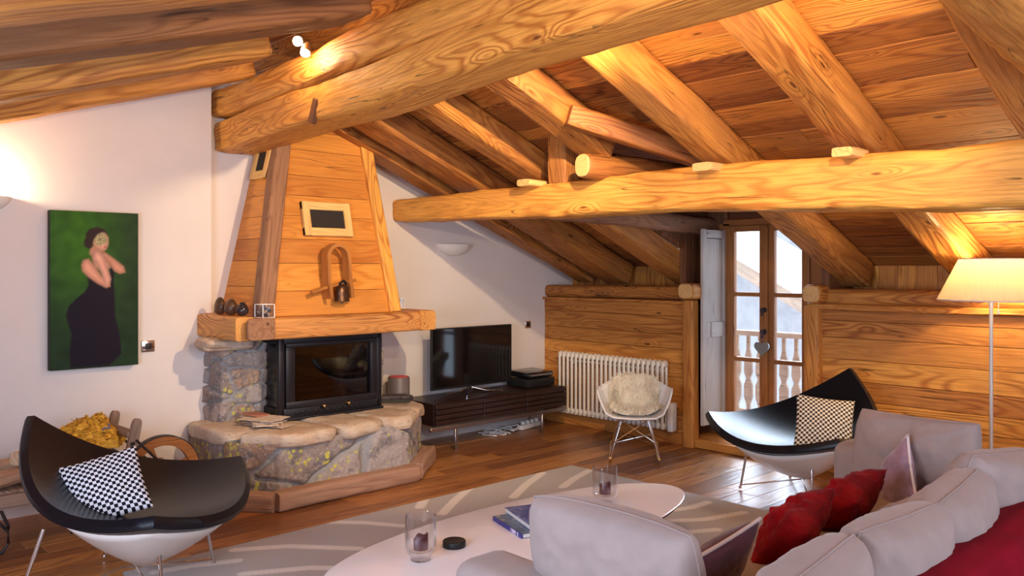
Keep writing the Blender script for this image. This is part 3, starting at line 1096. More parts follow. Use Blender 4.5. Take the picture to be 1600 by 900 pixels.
def stone_sheet(mb, path, z0, z1, cell=(0.26, 0.15), seed=1, depth=0.035, res=0.011, top_in=0.0, tone_shift=0.0):
    """rough stone facing along a plan polyline: relief from an uneven cell pattern"""
    r_ = random.Random(seed)
    P = [Vector((p[0], p[1], 0)) for p in path]
    segl = [(P[i + 1] - P[i]).length for i in range(len(P) - 1)]
    Ltot = sum(segl)
    H = z1 - z0
    seeds = []
    rows = max(1, round(H / cell[1]))
    for j in range(rows):
        n = max(1, round(Ltot / cell[0]))
        for i in range(n + 1):
            if r_.random() < 0.12:
                continue
            seeds.append(((i + 0.5 * (j % 2) + r_.uniform(-0.28, 0.28)) * Ltot / n, (j + 0.5 + r_.uniform(-0.28, 0.28)) * H / rows, r_.random(), r_.uniform(0.8, 1.3)))
    nu, nv = int(Ltot / res), max(4, int(H / res))
    vs, tn, mo, fs = [], [], [], []
    nrm = []
    for i in range(len(P) - 1):
        d = (P[i + 1] - P[i]).normalized()
        nrm.append(Vector((d.y, -d.x, 0)))
    for i in range(nu + 1):
        s = i / nu * Ltot
        k, acc = 0, 0
        while k < len(segl) - 1 and s > acc + segl[k]:
            acc += segl[k]
            k += 1
        base = P[k].lerp(P[k + 1], (s - acc) / segl[k])
        n = nrm[k].copy()
        # soften corners
        if k < len(segl) - 1 and acc + segl[k] - s < 0.06:
            n = n.lerp(nrm[k + 1], 0.5 * (1 - (acc + segl[k] - s) / 0.06))
        if k > 0 and s - acc < 0.06:
            n = n.lerp(nrm[k - 1], 0.5 * (1 - (s - acc) / 0.06))
        for j in range(nv + 1):
            z = j / nv * H
            wx = s + 0.03 * nz(s * 7, z * 7, seed)
            wz = z + 0.03 * nz(s * 7, z * 7, seed + 9)
            d1 = d2 = 9
            c = 0
            for sd in seeds:
                dx, dz = (wx - sd[0]) / (cell[0] * sd[3]), (wz - sd[1]) / cell[1]
                d = abs(dx) ** 2.6 + abs(dz) ** 2.6
                if d < d1:
                    d2, d1, c = d1, d, sd[2]
                elif d < d2:
                    d2 = d
            e = d2 ** (1 / 2.6) - d1 ** (1 / 2.6)
            t = min(1, max(0, (e - 0.02) / 0.12))
            t = t * t * (3 - 2 * t)
            o = depth * t * (0.7 + 0.5 * c) + 0.012 * nz(s * 12, z * 12, seed) + 0.006 * nz(s * 40, z * 40, seed)
            vs.append(base + n * o + Vector((0, 0, z0 + z)) - n * top_in * j / nv)
            tn.append(c)
            mo.append(1 - t if t < 0.5 else max(0, 1 - t))
    for i in range(nu):
        for j in range(nv):
            a = i * (nv + 1) + j
            fs.append((a, a + nv + 1, a + nv + 2, a + 1))
    mb.add(vs, fs, None, tn, [min(1.0, max(0.001, m_ * 1.6)) for m_ in mo])


mb = MB()
stone_sheet(mb, [(-3.58, -0.10), (-3.59, -0.74), (-3.40, -1.00), (-2.42, -0.97), (-2.04, -0.62), (-2.04, 0.02)], 0.0, 0.40, (0.44, 0.22), 4, 0.04)
mb.build('stone_base', M['stone'], fp, angle=180)
# timber kerb round the foot
mb = MB()
kp = [(-3.74, -0.72), (-3.47, -1.08), (-2.38, -1.06), (-1.96, -0.66)]
for i in range(3):
    a, b = Vector((kp[i][0], kp[i][1], 0.06)), Vector((kp[i + 1][0], kp[i + 1][1], 0.06))
    log(mb, a, b, 0.12 if i else 0.10, 0.12, n=6, seed=60 + i, amp=0.04 if i < 2 else 0.08, tone=0.5)
log(mb, (-1.98, -0.68, 0.06), (-2.0, -0.10, 0.06), 0.12, 0.11, n=6, seed=66, amp=0.04, tone=0.4)
mb.build('kerb', wood('kerb_wood', (0.44, 0.27, 0.19), (0.27, 0.14, 0.095), 0.6, 12, tone_amt=0.3, weather=(0.36, 0.17, 0.10)), fp)
# ledge stones
ledges = [
    [(-3.66, -0.13), (-3.40, -0.13), (-3.32, -0.55), (-3.43, -0.78), (-3.64, -0.72)],
    [(-3.47, -0.78), (-3.34, -0.55), (-3.05, -0.50), (-2.98, -1.05), (-3.38, -1.08), (-3.60, -0.82)],
    [(-3.04, -0.50), (-2.70, -0.50), (-2.60, -1.00), (-2.96, -1.08)],
    [(-2.69, -0.50), (-2.34, -0.50), (-2.22, -0.86), (-2.40, -1.03), (-2.58, -1.01)],
    [(-2.33, -0.50), (-2.32, -0.12), (-1.98, -0.10), (-1.96, -0.62), (-2.20, -0.85)],
    [(-3.33, -0.12), (-3.33, -0.53), (-2.35, -0.49), (-2.35, -0.02), (-3.33, -0.02)]]
for i, pl in enumerate(ledges):
    mb = MB()
    c = sum((Vector((p[0], p[1], 0)) for p in pl), Vector()) / len(pl)
    # resample outline, round it and give it a rough rim
    pts = []
    for k in range(len(pl)):
        a, b = Vector((*pl[k], 0)), Vector((*pl[(k + 1) % len(pl)], 0))
        for q in range(12):
            pts.append(a.lerp(b, q / 12))
    for _ in range(6):
        pts = [(pts[k - 1] + pts[k] * 2 + pts[(k + 1) % len(pts)]) / 4 for k in range(len(pts))]
    n = len(pts)
    prof = [(0.0, 0.455), (0.5, 0.456), (0.85, 0.456), (0.95, 0.450), (0.99, 0.435), (1.0, 0.41), (0.985, 0.385), (0.95, 0.37), (0.5, 0.37)]
    vs = []
    for (f_, z) in prof:
        for k, p in enumerate(pts):
            q = c + (p - c) * max(f_, 0.02)
            am = 0.022 * nz(p.x * 5, p.y * 5, z * 12 + i) + 0.012 * nz(p.x * 22, p.y * 22, z * 30 + i)
            d = (p - c).normalized()
            q = q + d * am * f_
            vs.append((q.x, q.y, z + 0.010 * nz(q.x * 6, q.y * 6, i) * (1 if i < 5 else 0.2) - (0.008 if i == 5 else 0)))
    fs = []
    for j in range(len(prof) - 1):
        for k in range(n):
            fs.append((j * n + k, (j + 1) * n + k, (j + 1) * n + (k + 1) % n, j * n + (k + 1) % n))
    fs.append(tuple(range(n)))
    mb.add(vs, fs)
    mb.build('ledge_stone', M['slab'], fp, angle=60)
# stone pillars
for (pl, cell, sd) in (([(-3.47, -0.0), (-3.47, -0.33), (-3.16, -0.33), (-3.14, -0.0)], (0.22, 0.13), 12), ([(-2.42, -0.0), (-2.40, -0.44), (-2.27, -0.44), (-2.27, 0.0)], (0.20, 0.13), 15)):
    mb = MB()
    stone_sheet(mb, pl, 0.45, 1.04, cell, sd, 0.045, 0.012)
    mb.build('stone_pillar', M['stone'], fp, angle=180)
# pale jutting stone under the left end of the mantel
mb = MB()
log(mb, (-3.66, -0.40, 1.0), (-3.30, -0.36, 0.985), 0.20, 0.09, n=2.6, seed=71, amp=0.16, tone=0.5, endr=3)
mb.build('corbel_stone', M['slab'], fp)
# stove: frame, glass, firebox
FX0, FX1, FY, FZ0, FZ1 = -3.17, -2.37, -0.57, 0.455, 1.03
mb = MB()
for (xx, yy) in ((FX0, FY), (FX1, FY), (FX0 + 0.02, -0.24)):
    box(mb, (xx, yy, (FZ0 + FZ1) / 2), (0.045, 0.045, FZ1 - FZ0), None, 0.008, 2)
for zz, hh2 in ((FZ0 + 0.04, 0.08), (FZ1 - 0.025, 0.05)):
    box(mb, ((FX0 + FX1) / 2, FY, zz), (FX1 - FX0, 0.045, hh2), None, 0.006, 2)
    box(mb, (FX0 + 0.01, (FY - 0.24) / 2, zz), (0.045, FY * -1 - 0.24, hh2), None, 0.006, 2)
# bevelled door surround with raised lattice
for (x0, x1, z0, z1) in ((FX0 + 0.03, FX0 + 0.10, FZ0 + 0.08, FZ1 - 0.05), (FX1 - 0.08, FX1 - 0.02, FZ0 + 0.08, FZ1 - 0.05)):
    box(mb, ((x0 + x1) / 2, FY - 0.012, (z0 + z1) / 2), (x1 - x0, 0.03, z1 - z0), None, 0.008, 2)
box(mb, ((FX0 + FX1) / 2, FY - 0.014, FZ0 + 0.10), (FX1 - FX0 - 0.06, 0.034, 0.05), None, 0.008, 2)
box(mb, ((FX0 + FX1) / 2, FY - 0.014, FZ1 - 0.06), (FX1 - FX0 - 0.06, 0.034, 0.03), None, 0.008, 2)
for k in range(12):
    xx = FX0 + 0.12 + k * 0.048
    box(mb, (xx, FY - 0.026, FZ0 + 0.045), (0.034, 0.012, 0.022), (0, R(0), 0), 0.005, 2)
box(mb, ((FX0 + FX1) / 2, FY - 0.03, FZ0 + 0.010), (FX1 - FX0 + 0.03, 0.05, 0.018), None, 0.004, 2)
sf = mb.build('stove_frame', M['iron'], fp)
for xx in (-2.86, -2.66):
    mb = MB()
    lathe(mb, [(0.0, 0), (0.012, 0.002), (0.008, 0.012), (0.013, 0.024), (0.010, 0.034), (0, 0.037)], (xx, FY - 0.03, FZ0 + 0.075), 14, Euler((R(90), 0, 0)).to_matrix())
    mb.build('air_knob', M['brass'], sf)
mb = MB()
box(mb, ((FX0 + FX1) / 2, FY + 0.006, 0.76), (FX1 - FX0 - 0.12, 0.005, 0.46), None, 0)
mb.build('front_glass', M['fireglass'], sf, smooth=False)
mb = MB()
box(mb, (FX0 + 0.01, (FY - 0.24) / 2, 0.76), (0.005, 0.30, 0.46), None, 0)
mb.build('side_glass', M['fireglass'], sf, smooth=False)
mb = MB()   # firebox lining
for (c, d) in (((-2.77, -0.06, 0.75), (0.84, 0.02, 0.58)), ((-2.36, -0.30, 0.75), (0.02, 0.5, 0.58)), ((-2.77, -0.30, 1.03), (0.8, 0.5, 0.02)), ((-3.14, -0.15, 0.75), (0.02, 0.16, 0.58))):
    box(mb, c, d, None, 0.003)
mb.build('firebox_lining', M['soot_and_shade'], fp, smooth=False)
mb = MB()
grid(mb, lambda u, v: Vector((-3.12 + 0.72 * u, -0.53 + 0.42 * v, 0.49 + 0.05 * math.sin(PI * u) * math.sin(PI * v) + 0.02 * nz(u * 9, v * 9) + 0.012 * nz(u * 30, v * 30))), 50, 30)
mb.build('ember_bed', M['ash'], fp)
# mantel beams
mt = MB()
log(mt, (-3.46, -0.68, 1.105), (-2.13, -0.68, 1.105), 0.20, 0.145, n=9, seed=81, amp=0.012, wander=0.003, tone=0.5, endr=0.2)
man = mt.build('mantel_beam', M['mantel'], fp)
mb = MB()
log(mb, (-3.49, -0.02, 1.11), (-3.49, -0.72, 1.11), 0.14, 0.16, n=9, seed=82, amp=0.012, wander=0.003, tone=0.75, endr=0.3)
mb.build('mantel_side_beam', M['mantel'], fp)
mb = MB()
log(mb, (-2.06, -0.02, 1.108), (-2.06, -0.79, 1.108), 0.145, 0.155, n=8, seed=83, amp=0.015, wander=0.003, tone=0.8, endr=0.5)
mb.build('mantel_side_beam', M['mantel'], fp)
mb = MB()
log(mb, (-3.425, -0.792, 1.108), (-3.425, -0.765, 1.108), 0.20, 0.15, n=8, seed=84, amp=0.01, seg=2, tone=0.5)
mb.build('mantel_end_block', M['greypost'], fp)
mb = MB()
prism(mb, [(-3.45, -0.02), (-3.45, -0.62), (-2.10, -0.62), (-2.10, -0.02)], 1.06, 1.175)
mb.build('mantel_shelf', M['mantel'], fp, smooth=False)
# tapering hood: front and side boards
HB = [(-3.34, -0.61), (-2.22, -0.61)]
HT = [(-3.00, -0.26), (-2.30, -0.26)]
ZB, ZTT = 1.175, 2.66
lerp = lambda a, b, t: a + (b - a) * t


def hood_board(mb, t0, t1, kind, tone):
    def P(t, side):
        z = lerp(ZB, ZTT, t)
        if kind == 'front':
            x = lerp(HB[0][0], HT[0][0], t) if side == 0 else lerp(HB[1][0], HT[1][0], t)
            return Vector((x, lerp(HB[0][1], HT[0][1], t), z))
        xs = lerp(HB[0][0], HT[0][0], t) if kind == 'left' else lerp(HB[1][0], HT[1][0], t)
        return Vector((xs, lerp(HB[0][1], HT[0][1], t) if side == 0 else 0.0, z))
    g = 0.0012
    a, b, c, d = P(t0 + g, 0), P(t0 + g, 1), P(t1 - g, 1), P(t1 - g, 0)
    n = (b - a).cross(d - a).normalized()
    if kind == 'left':
        n = -n
    th = 0.02
    vs = [a - n * th, b - n * th, c - n * th, d - n * th, a, b, c, d]
    if n.y > 0 and kind == 'front':
        vs = [a + n * th, b + n * th, c + n * th, d + n * th, a, b, c, d]
    wo = woff()
    ex = (b - a).normalized()
    wc = [Vector(((v - a).dot(ex), v.z * 1.0, 0)) + wo for v in vs]
    mb.add(vs, [(0, 3, 2, 1), (4, 5, 6, 7), (0, 1, 5, 4), (1, 2, 6, 5), (2, 3, 7, 6), (3, 0, 4, 7)], wc, tone)


r_ = random.Random(9)
for kind, nm in (('front', 'hood_front'), ('left', 'hood_side'), ('right', 'hood_side')):
    mb = MB()
    ts = [0]
    while ts[-1] < 1:
        ts.append(ts[-1] + r_.choice([0.10, 0.115, 0.13]) * (1.0 if kind == 'front' else 1.05))
    ts[-1] = 1
    for i in range(len(ts) - 1):
        hood_board(mb, ts[i], ts[i + 1], kind, r_.uniform(0.35, 0.75))
    mb.build(nm, M['hood'], fp, smooth=False)
mb = MB()
log(mb, (-3.315, -0.605, 1.175), (-2.975, -0.255, 2.66), 0.115, 0.115, n=9, seed=91, amp=0.012, wander=0.002, up=(0, -1, 0), tone=0.5)
mb.build('hood_corner_post', M['greypost'], fp)
mb = MB()
log(mb, (-2.25, -0.615, 1.175), (-2.33, -0.265, 2.66), 0.10, 0.06, n=9, seed=92, amp=0.012, wander=0.002, up=(0, -1, 0), tone=0.9)
mb.build('hood_corner_post', M['beam'], fp)


def hood_frame(c, ex, ez, w, h, bw, name, lattice=False):
    """picture-frame vent surround; ex, ez in-plane axes, outwards normal = ex x ez reversed"""
    ex, ez = Vector(ex).normalized(), Vector(ez).normalized()
    n = ex.cross(ez)
    Rm = Matrix((ex, n, ez)).transposed()
    c = Vector(c)
    mb = MB()
    for sx in (-1, 1):
        box(mb, c + ex * sx * (w / 2 - bw / 2), (bw, 0.035, h), Rm, 0.004, 1, 2, 0.7)
    for sz in (-1, 1):
        box(mb, c + ez * sz * (h / 2 - bw / 2), (w, 0.034, bw), Rm, 0.004, 1, 0, 0.75)
    fo = mb.build(name, M['cutend'], fp)
    mb = MB()
    box(mb, c + n * (-0.002 if not lattice else 0), (w - 2 * bw, 0.012, h - 2 * bw), Rm, 0)
    mb.build('vent_shade_sheet', M['soot_and_shade'], fo, smooth=False)  # flat dark sheet painting the shade inside the vent; boards are not cut
    if lattice:
        mb = MB()
        for k in range(-3, 4):
            for s_ in (-1, 1):
                a = c + ex * (k * 0.02 - 0.03 * s_) - ez * 0.055 - n * 0.0
                b = c + ex * (k * 0.02 + 0.03 * s_) + ez * 0.055
                cl = lambda p: c + ex * max(-(w / 2 - bw), min(w / 2 - bw, (p - c).dot(ex))) + ez * (p - c).dot(ez)
                bar(mb, cl(a) - n * 0.01, cl(b) - n * 0.01, 0.004, 0.004, 0)
        mb.build('lattice', M['doorwood'], fo, smooth=False)


fn = Vector((0, HT[0][1] - HB[0][1], ZTT - ZB)).normalized()
tz = (1.86 - ZB) / (ZTT - ZB)
hood_frame((-2.745, lerp(HB[0][1], HT[0][1], tz) - 0.022, 1.86), (1, 0, 0), fn, 0.40, 0.255, 0.06, 'vent_frame')
sn = Vector((HT[0][0] - HB[0][0], 0, ZTT - ZB)).normalized()
tz = (2.28 - ZB) / (ZTT - ZB)
hood_frame((lerp(HB[0][0], HT[0][0], tz) - 0.022, -0.19, 2.28), (0, -1, 0), sn, 0.25, 0.27, 0.06, 'vent_frame', True)

# things on the mantel
def pebble_shape(name, loc, rx, ry, rz, label, m, top=None, seed=1):
    r_ = thing(name, loc, label, 'ornament', 'carved pods on the mantel')
    mb = MB()
    prof = []
    for k in range(17):
        a = -PI / 2 + PI * k / 16
        prof.append((max(0.0, math.cos(a)), math.sin(a)))
    T = Matrix(((rx, 0, 0), (0, ry, 0), (0, 0, rz)))
    lathe(mb, [(p[0] * (1 - 0.18 * p[1]), p[1] * 0.96) for p in prof], (0, 0, rz * 0.94), 28, T, wob=0.04)
    mb.build('body', m, r_)
    if top:
        mb = MB()
        T2 = Matrix(((rx * 0.42, 0, 0), (0, ry * 0.42, 0), (0, 0, rz)))
        lathe(mb, [(1.1, 0.0), (1.0, 0.16), (1.25, 0.30), (1.0, 0.28), (0.7, 0.05), (0, 0.0)], (0, 0, rz * 1.66), 12, T2, wob=0.3)
        mb.build('rim', m, r_)
    return r_


bp = plain('brown_carved', (0.11, 0.055, 0.03), 0.35, noise_amt=0.5, nscale=14)
bp2 = plain('dark_carved', (0.03, 0.022, 0.025), 0.2, noise_amt=0.3, nscale=14)
pebble_shape('carved_pod', (-3.49, -0.33, 1.19), 0.036, 0.05, 0.062, 'brown rounded pod on the mantel, leftmost of three', bp, seed=1)
pebble_shape('carved_pod', (-3.475, -0.47, 1.19), 0.044, 0.046, 0.057, 'brown rounded pod on the mantel between two others', bp, seed=2)
pebble_shape('carved_pod', (-3.46, -0.605, 1.19), 0.040, 0.040, 0.045, 'nearly black pod with a split top on the mantel', bp2, top=True, seed=3)


def trinket_box(loc, label, s, cols, seed):
    r_ = thing('trinket_box', loc, label, 'glass box', None, (0, 0, R(8)))
    mb = MB()
    t = 0.003
    for (c, d) in (((0, 0, t / 2), (s, s, t)), ((0, s / 2, s / 2), (s, t, s)), ((0, -s / 2, s / 2), (s, t, s)), ((s / 2, 0, s / 2), (t, s, s)), ((-s / 2, 0, s / 2), (t, s, s))):
        box(mb, c, d, None, 0)
    mb.build('glass_box', M['pane'], r_, smooth=False)
    mb = MB()
    for (a, b) in ((-1, -1), (-1, 1), (1, -1), (1, 1)):
        box(mb, (a * s / 2, b * s / 2, s / 2), (0.005, 0.005, s), None, 0.001)
        box(mb, (0, b * s / 2, s if a > 0 else 0.003), (s, 0.004, 0.004), None, 0.001)
        box(mb, (a * s / 2, 0, s if b > 0 else 0.003), (0.004, s, 0.004), None, 0.001)
    mb.build('glass_edges', M['white_plastic'], r_, smooth=False)
    rr = random.Random(seed)
    mb = MB()
    for k in range(26):
        c = Vector((rr.uniform(-1, 1) * s * 0.36, rr.uniform(-1, 1) * s * 0.36, rr.uniform(0.12, 0.8) * s))
        q = rr.uniform(0.006, 0.012)
        col = rr.choice(cols)
        b0 = len(mb.v)
        lathe(mb, [(0, -q), (q * 0.8, -q * 0.5), (q, 0.0), (q * 0.7, q * 0.6), (0, q)], c, 8, Euler((rr.uniform(0, 3), rr.uniform(0, 3), 0)).to_matrix() @ Matrix(((1.6, 0, 0), (0, 0.8, 0), (0, 0, 1))), wob=0.4)
        for q2 in range(b0, len(mb.v)):
            mb.col[q2] = col
    tag(mb.build('trinkets', vcol_mat('trinket_colours_%d' % seed, rough=0.4), r_, colors=True), kind='stuff')


trinket_box((-3.36, -0.72, 1.178), 'small glass box of dark and blue stones on the mantel beside the hood post', 0.088, [(0.03, 0.03, 0.05), (0.25, 0.12, 0.07), (0.12, 0.3, 0.55), (0.4, 0.35, 0.35), (0.05, 0.05, 0.06)], 1)
trinket_box((-2.09, -0.42, 1.186), 'small glass box of tan pebbles at the right end of the mantel', 0.085, [(0.45, 0.3, 0.1), (0.3, 0.2, 0.1), (0.5, 0.42, 0.3), (0.2, 0.14, 0.08)], 2)

# cow bell on its bent-wood collar, hung on the hood front
cb = thing('cow_bell', (-2.755, -0.625, 1.29), 'old cow bell on a bent wooden collar hanging on the fireplace hood', 'bell')
mb = MB()
pts = []
for k in range(33):
    t = k / 32
    if t < 0.34:
        pts.append((-0.082 - 0.008 * math.sin(t * 9), 0.005 - 0.02 * (1 - t / 0.34), 0.0 + 0.29 * t / 0.34))
    elif t > 0.66:
        pts.append((0.082 + 0.02 * (t - 0.66), 0.005 - 0.02 * ((t - 0.66) / 0.34), 0.29 - 0.29 * (t - 0.66) / 0.34))
    else:
        a = PI - PI * (t - 0.34) / 0.32
        pts.append((0.085 * math.cos(a), 0.012, 0.29 + 0.09 * math.sin(a)))
vs, fs, wc = [], [], []
for i, p in enumerate(pts):
    p = Vector(p)
    a, b = Vector(pts[max(0, i - 1)]), Vector(pts[min(len(pts) - 1, i + 1)])
    d = (b - a).normalized()
    n = Vector((d.z, 0, -d.x))
    wd = 0.042 + (0.012 if (i < 4 or i > 28) else 0)
    for (u, v) in ((-1, -1), (1, -1), (1, 1), (-1, 1)):
        vs.append(p + n * u * 0.013 + Vector((0, v * wd, 0)))
        wc.append(Vector((i * 0.02, u * 0.007, v * wd)))
for i in range(len(pts) - 1):
    for k in range(4):
        fs.append((i * 4 + k, i * 4 + (k + 1) % 4, i * 4 + 4 + (k + 1) % 4, i * 4 + 4 + k))
fs += [(3, 2, 1, 0), tuple(len(pts) * 4 - 4 + k for k in range(4))]
mb.add(vs, fs, wc)
mb.build('wooden_collar', M['polished'], cb, angle=35)
mb = MB()
tube(mb, [(-0.225, -0.035, 0.045), (-0.12, -0.03, 0.075), (0.0, -0.025, 0.10), (0.14, -0.02, 0.13)], [0.016, 0.015, 0.012, 0.010], 12)
mb.build('crossbar', M['polished'], cb)
mb = MB()
lathe(mb, [(0.0, 0.11), (0.025, 0.108), (0.045, 0.09), (0.05, 0.05), (0.055, 0.0), (0.06, -0.012), (0.055, -0.012), (0.048, 0.04), (0.0, 0.09)], (0.02, -0.035, -0.01), 24,
      Matrix(((1, 0, 0), (0, 0.7, 0), (0, 0, 1))), wob=0.05)
mb.build('bell_body', plain('aged_bronze', (0.11, 0.055, 0.03), 0.35, metal=0.7, noise_amt=0.4, nscale=30), cb)
mb = MB()
tube(mb, [(0.02, -0.035, 0.06), (0.02, -0.035, -0.035)], [0.004, 0.007], 8)
tube(mb, [(0.0, -0.03, 0.08), (-0.005, -0.05, 0.11), (0.02, -0.055, 0.125), (0.045, -0.05, 0.11), (0.04, -0.03, 0.08)], 0.009, 8)
mb.build('strap_and_clapper', M['matblack'], cb)

# newspapers and fire tools on the ledge
npw = thing('newspaper_pile', (-3.33, -0.66, 0.462), 'untidy pile of old newspapers on the hearth ledge left of the stove', 'newspaper')
mb = MB()
rr = random.Random(2)
for k in range(9):
    a = rr.uniform(-0.5, 0.5)
    box(mb, (rr.uniform(-0.02, 0.02), rr.uniform(-0.05, 0.05), 0.004 + k * 0.005), (rr.uniform(0.14, 0.2), rr.uniform(0.22, 0.30), 0.003), (rr.uniform(-0.03, 0.03), rr.uniform(-0.05, 0.05), a), 0, tone=0.5)
mb.build('papers', M['paper'], npw, smooth=False)
mb = MB()
box(mb, (0.0, 0.12, 0.055), (0.12, 0.14, 0.012), (0.05, 0.04, 0.3), 0.004)
mb.build('magazine', plain('red_cover', (0.42, 0.16, 0.10), 0.5), npw)
ft = thing('fire_tools', (-2.17, -0.50, 0.462), 'black fire tools lying on the hearth ledge right of the stove', 'fire tool')
mb = MB()
tube(mb, [(-0.2, 0.0, 0.02), (0.06, -0.12, 0.015)], 0.007, 8)
tube(mb, [(-0.16, 0.06, 0.02), (0.10, -0.06, 0.015)], 0.006, 8)
mb.build('poker', M['matblack'], ft)
mb = MB()
box(mb, (0.02, 0.06, 0.03), (0.26, 0.12, 0.045), (0, 0.03, -0.35), 0.01, 2)
box(mb, (0.10, -0.02, 0.03), (0.10, 0.05, 0.04), (0, 0.03, -0.35), 0.01, 2)
mb.build('ash_shovel', M['rust'], ft)

# ------------------------------------------------------------------ painting
PW, PH = 0.52, 0.985
pt = thing('painting', (-4.24, -0.165, 0.875), 'canvas of a masked woman in a long black gown on a green ground', 'painting')
# simple painted figure: soft-edged shapes, coordinates 0..1 across, 0..1 down
def seg_d(px, py, poly, asp=1.9):
    inside = False
    dm = 9
    n = len(poly)
    for i in range(n):
        x1, y1 = poly[i]
        x2, y2 = poly[(i + 1) % n]
        if (y1 > py) != (y2 > py) and px < (x2 - x1) * (py - y1) / (y2 - y1) + x1:
            inside = not inside
        dx, dy = x2 - x1, (y2 - y1) * asp
        t = max(0, min(1, ((px - x1) * dx + (py - y1) * asp * dy) / (dx * dx + dy * dy + 1e-12)))
        dm = min(dm, math.hypot(px - x1 - t * dx, (py - y1) * asp - t * dy))
    return -dm if inside else dm


def rows(pl):
    return [(a / 100, b / 100) for a, b in pl]


dress = rows([(41, 42), (45, 41), (55, 44), (60, 47), (66, 42), (67, 35), (72, 35), (71, 45), (72, 55), (73, 68), (78, 80), (80, 92), (66, 99), (22, 99), (21, 88), (23, 78), (20, 72), (17, 66), (20, 60), (29, 55), (38, 51), (42, 47)])
arm1 = rows([(33, 35), (34, 31), (40, 28), (47, 29), (52, 35), (55, 42), (52, 44), (40, 42), (36, 40)])
uparm = rows([(34, 34), (36, 31), (42, 30), (48, 34), (57, 41), (66, 45), (67, 48), (62, 49), (52, 46), (42, 42), (35, 38)])
fore = rows([(48, 26), (53, 25), (59, 28), (64, 36), (68, 43), (66, 48), (61, 48), (57, 40), (51, 33), (47, 30)])
arm2 = rows([(58, 25), (64, 27), (74, 31), (83, 35), (85, 39), (78, 40), (71, 38), (66, 33), (58, 28)])
chest = rows([(45, 27), (60, 26), (67, 33), (68, 36), (58, 38), (48, 36)])
neck = rows([(45, 22), (56, 22), (58, 28), (48, 29), (43, 27)])
face = rows([(47, 16), (54, 12.5), (61, 13), (65, 16.5), (65, 21), (62, 24.5), (57, 25.5), (50, 23.5), (46, 20)])
mask = rows([(50, 15), (55, 12.8), (60, 13.5), (63, 17), (63.5, 20), (58, 20.5), (56, 22), (50, 21), (48, 18)])
hair = rows([(39, 14), (43, 11), (52, 9.6), (60, 11), (64, 14), (58, 12.8), (52, 14.5), (48, 18), (46, 23), (42, 24), (37, 22), (37, 18), (39, 17)])
layers = [(dress, (0.009, 0.004, 0.012), 0.012), (neck, (0.50, 0.24, 0.15), 0.012), (chest, (0.50, 0.25, 0.16), 0.012), (arm2, (0.58, 0.27, 0.17), 0.010),
          (uparm, (0.60, 0.28, 0.18), 0.012), (fore, (0.68, 0.34, 0.24), 0.010), (face, (0.60, 0.30, 0.20), 0.008),
          (mask, (0.52, 0.44, 0.22), 0.008), (hair, (0.035, 0.017, 0.014), 0.010)]


def paint(u, v):
    v = 1 - v
    g = math.exp(-((u - 0.3) ** 2 * 5 + (v - 0.18) ** 2 * 6))
    c = Vector((0.014, 0.036, 0.014)).lerp(Vector((0.05, 0.17, 0.010)), g)
    c *= 0.85 + 0.3 * nz(u * 8, v * 14)
    for (pl, k, sf_) in layers:
        xs, ys = [p[0] for p in pl], [p[1] for p in pl]
        if u < min(xs) - 0.03 or u > max(xs) + 0.03 or v < min(ys) - 0.03 or v > max(ys) + 0.03:
            continue
        d = seg_d(u, v, pl)
        a = min(1, max(0, 0.5 - d / (2 * sf_)))
        if a <= 0:
            continue
        kk = Vector(k)
        if pl in (uparm, fore, arm2, face, chest):
            kk = kk * (0.62 + min(0.5, -d * 9 if d < 0 else 0)) * (1.15 - 0.3 * (u - 0.5))
        if pl is mask:
            kk = kk * (0.55 + 0.9 * abs(nz(u * 60, v * 60)))
        c = c.lerp(kk, a)
    if 0.50 < u < 0.64:
        for (ex, ey, er, col) in ((0.555, 0.178, 0.012, (0.02, 0.015, 0.01)), (0.618, 0.180, 0.010, (0.02, 0.015, 0.01)), (0.605, 0.224, 0.017, (0.42, 0.10, 0.09))):
            d = math.hypot((u - ex), (v - ey) * 3.2)
            if d < er:
                c = c.lerp(Vector(col), min(1, (er - d) / er * 2))
    return tuple(max(0, x) for x in c)


mb = MB()
grid(mb, lambda u, v: Vector(((u - 0.5) * PW, -0.0262, v * PH)), 120, 220, colf=paint)
mb.build('painted_canvas', vcol_mat('oil_paint', rough=0.5, bmp=0.08, nscale=250, spec=0.15), pt, colors=True)
mb = MB()
box(mb, (0, 0.0, PH / 2), (PW, 0.052, PH), None, 0.002)
mb.build('canvas_edge', plain('canvas_edge', (0.02, 0.022, 0.016), 0.8), pt, smooth=False)

# ------------------------------------------------------------------ sockets and sconces
def wall_plate(loc, label, w, h, inner):
    r_ = thing('wall_socket' if 'socket' in label else 'light_switch', loc, label, 'socket' if 'socket' in label else 'switch')
    mb = MB()
    box(mb, (0, -0.006, 0), (w, 0.012, h), None, 0.006, 3)
    mb.build('cover_plate', M['nickel'], r_)
    mb = MB()
    box(mb, (0.0, -0.013, 0), (inner, 0.006, inner * 1.0), None, 0.002, 2)
    mb.build('insert', M['matblack'], r_)
    if 'socket' in label:
        mb = MB()
        T = Euler((R(90), 0, 0)).to_matrix()
        lathe(mb, [(0.022, 0), (0.022, 0.006), (0.018, 0.006), (0.017, 0.001), (0, 0.001)], (0, -0.014, 0), 20, T)
        mb.build('socket_cup', M['black'], r_)


wall_plate((-3.895, -0.122, 0.985), 'polished metal light switch plate right of the painting', 0.085, 0.078, 0.04)
wall_plate((-4.655, -0.122, 0.355), 'polished metal wall socket low down left of the black shell chair', 0.095, 0.078, 0.05)
wall_plate((-0.24, -0.002, 0.955), 'small metal light switch plate right of the television', 0.075, 0.07, 0.045)


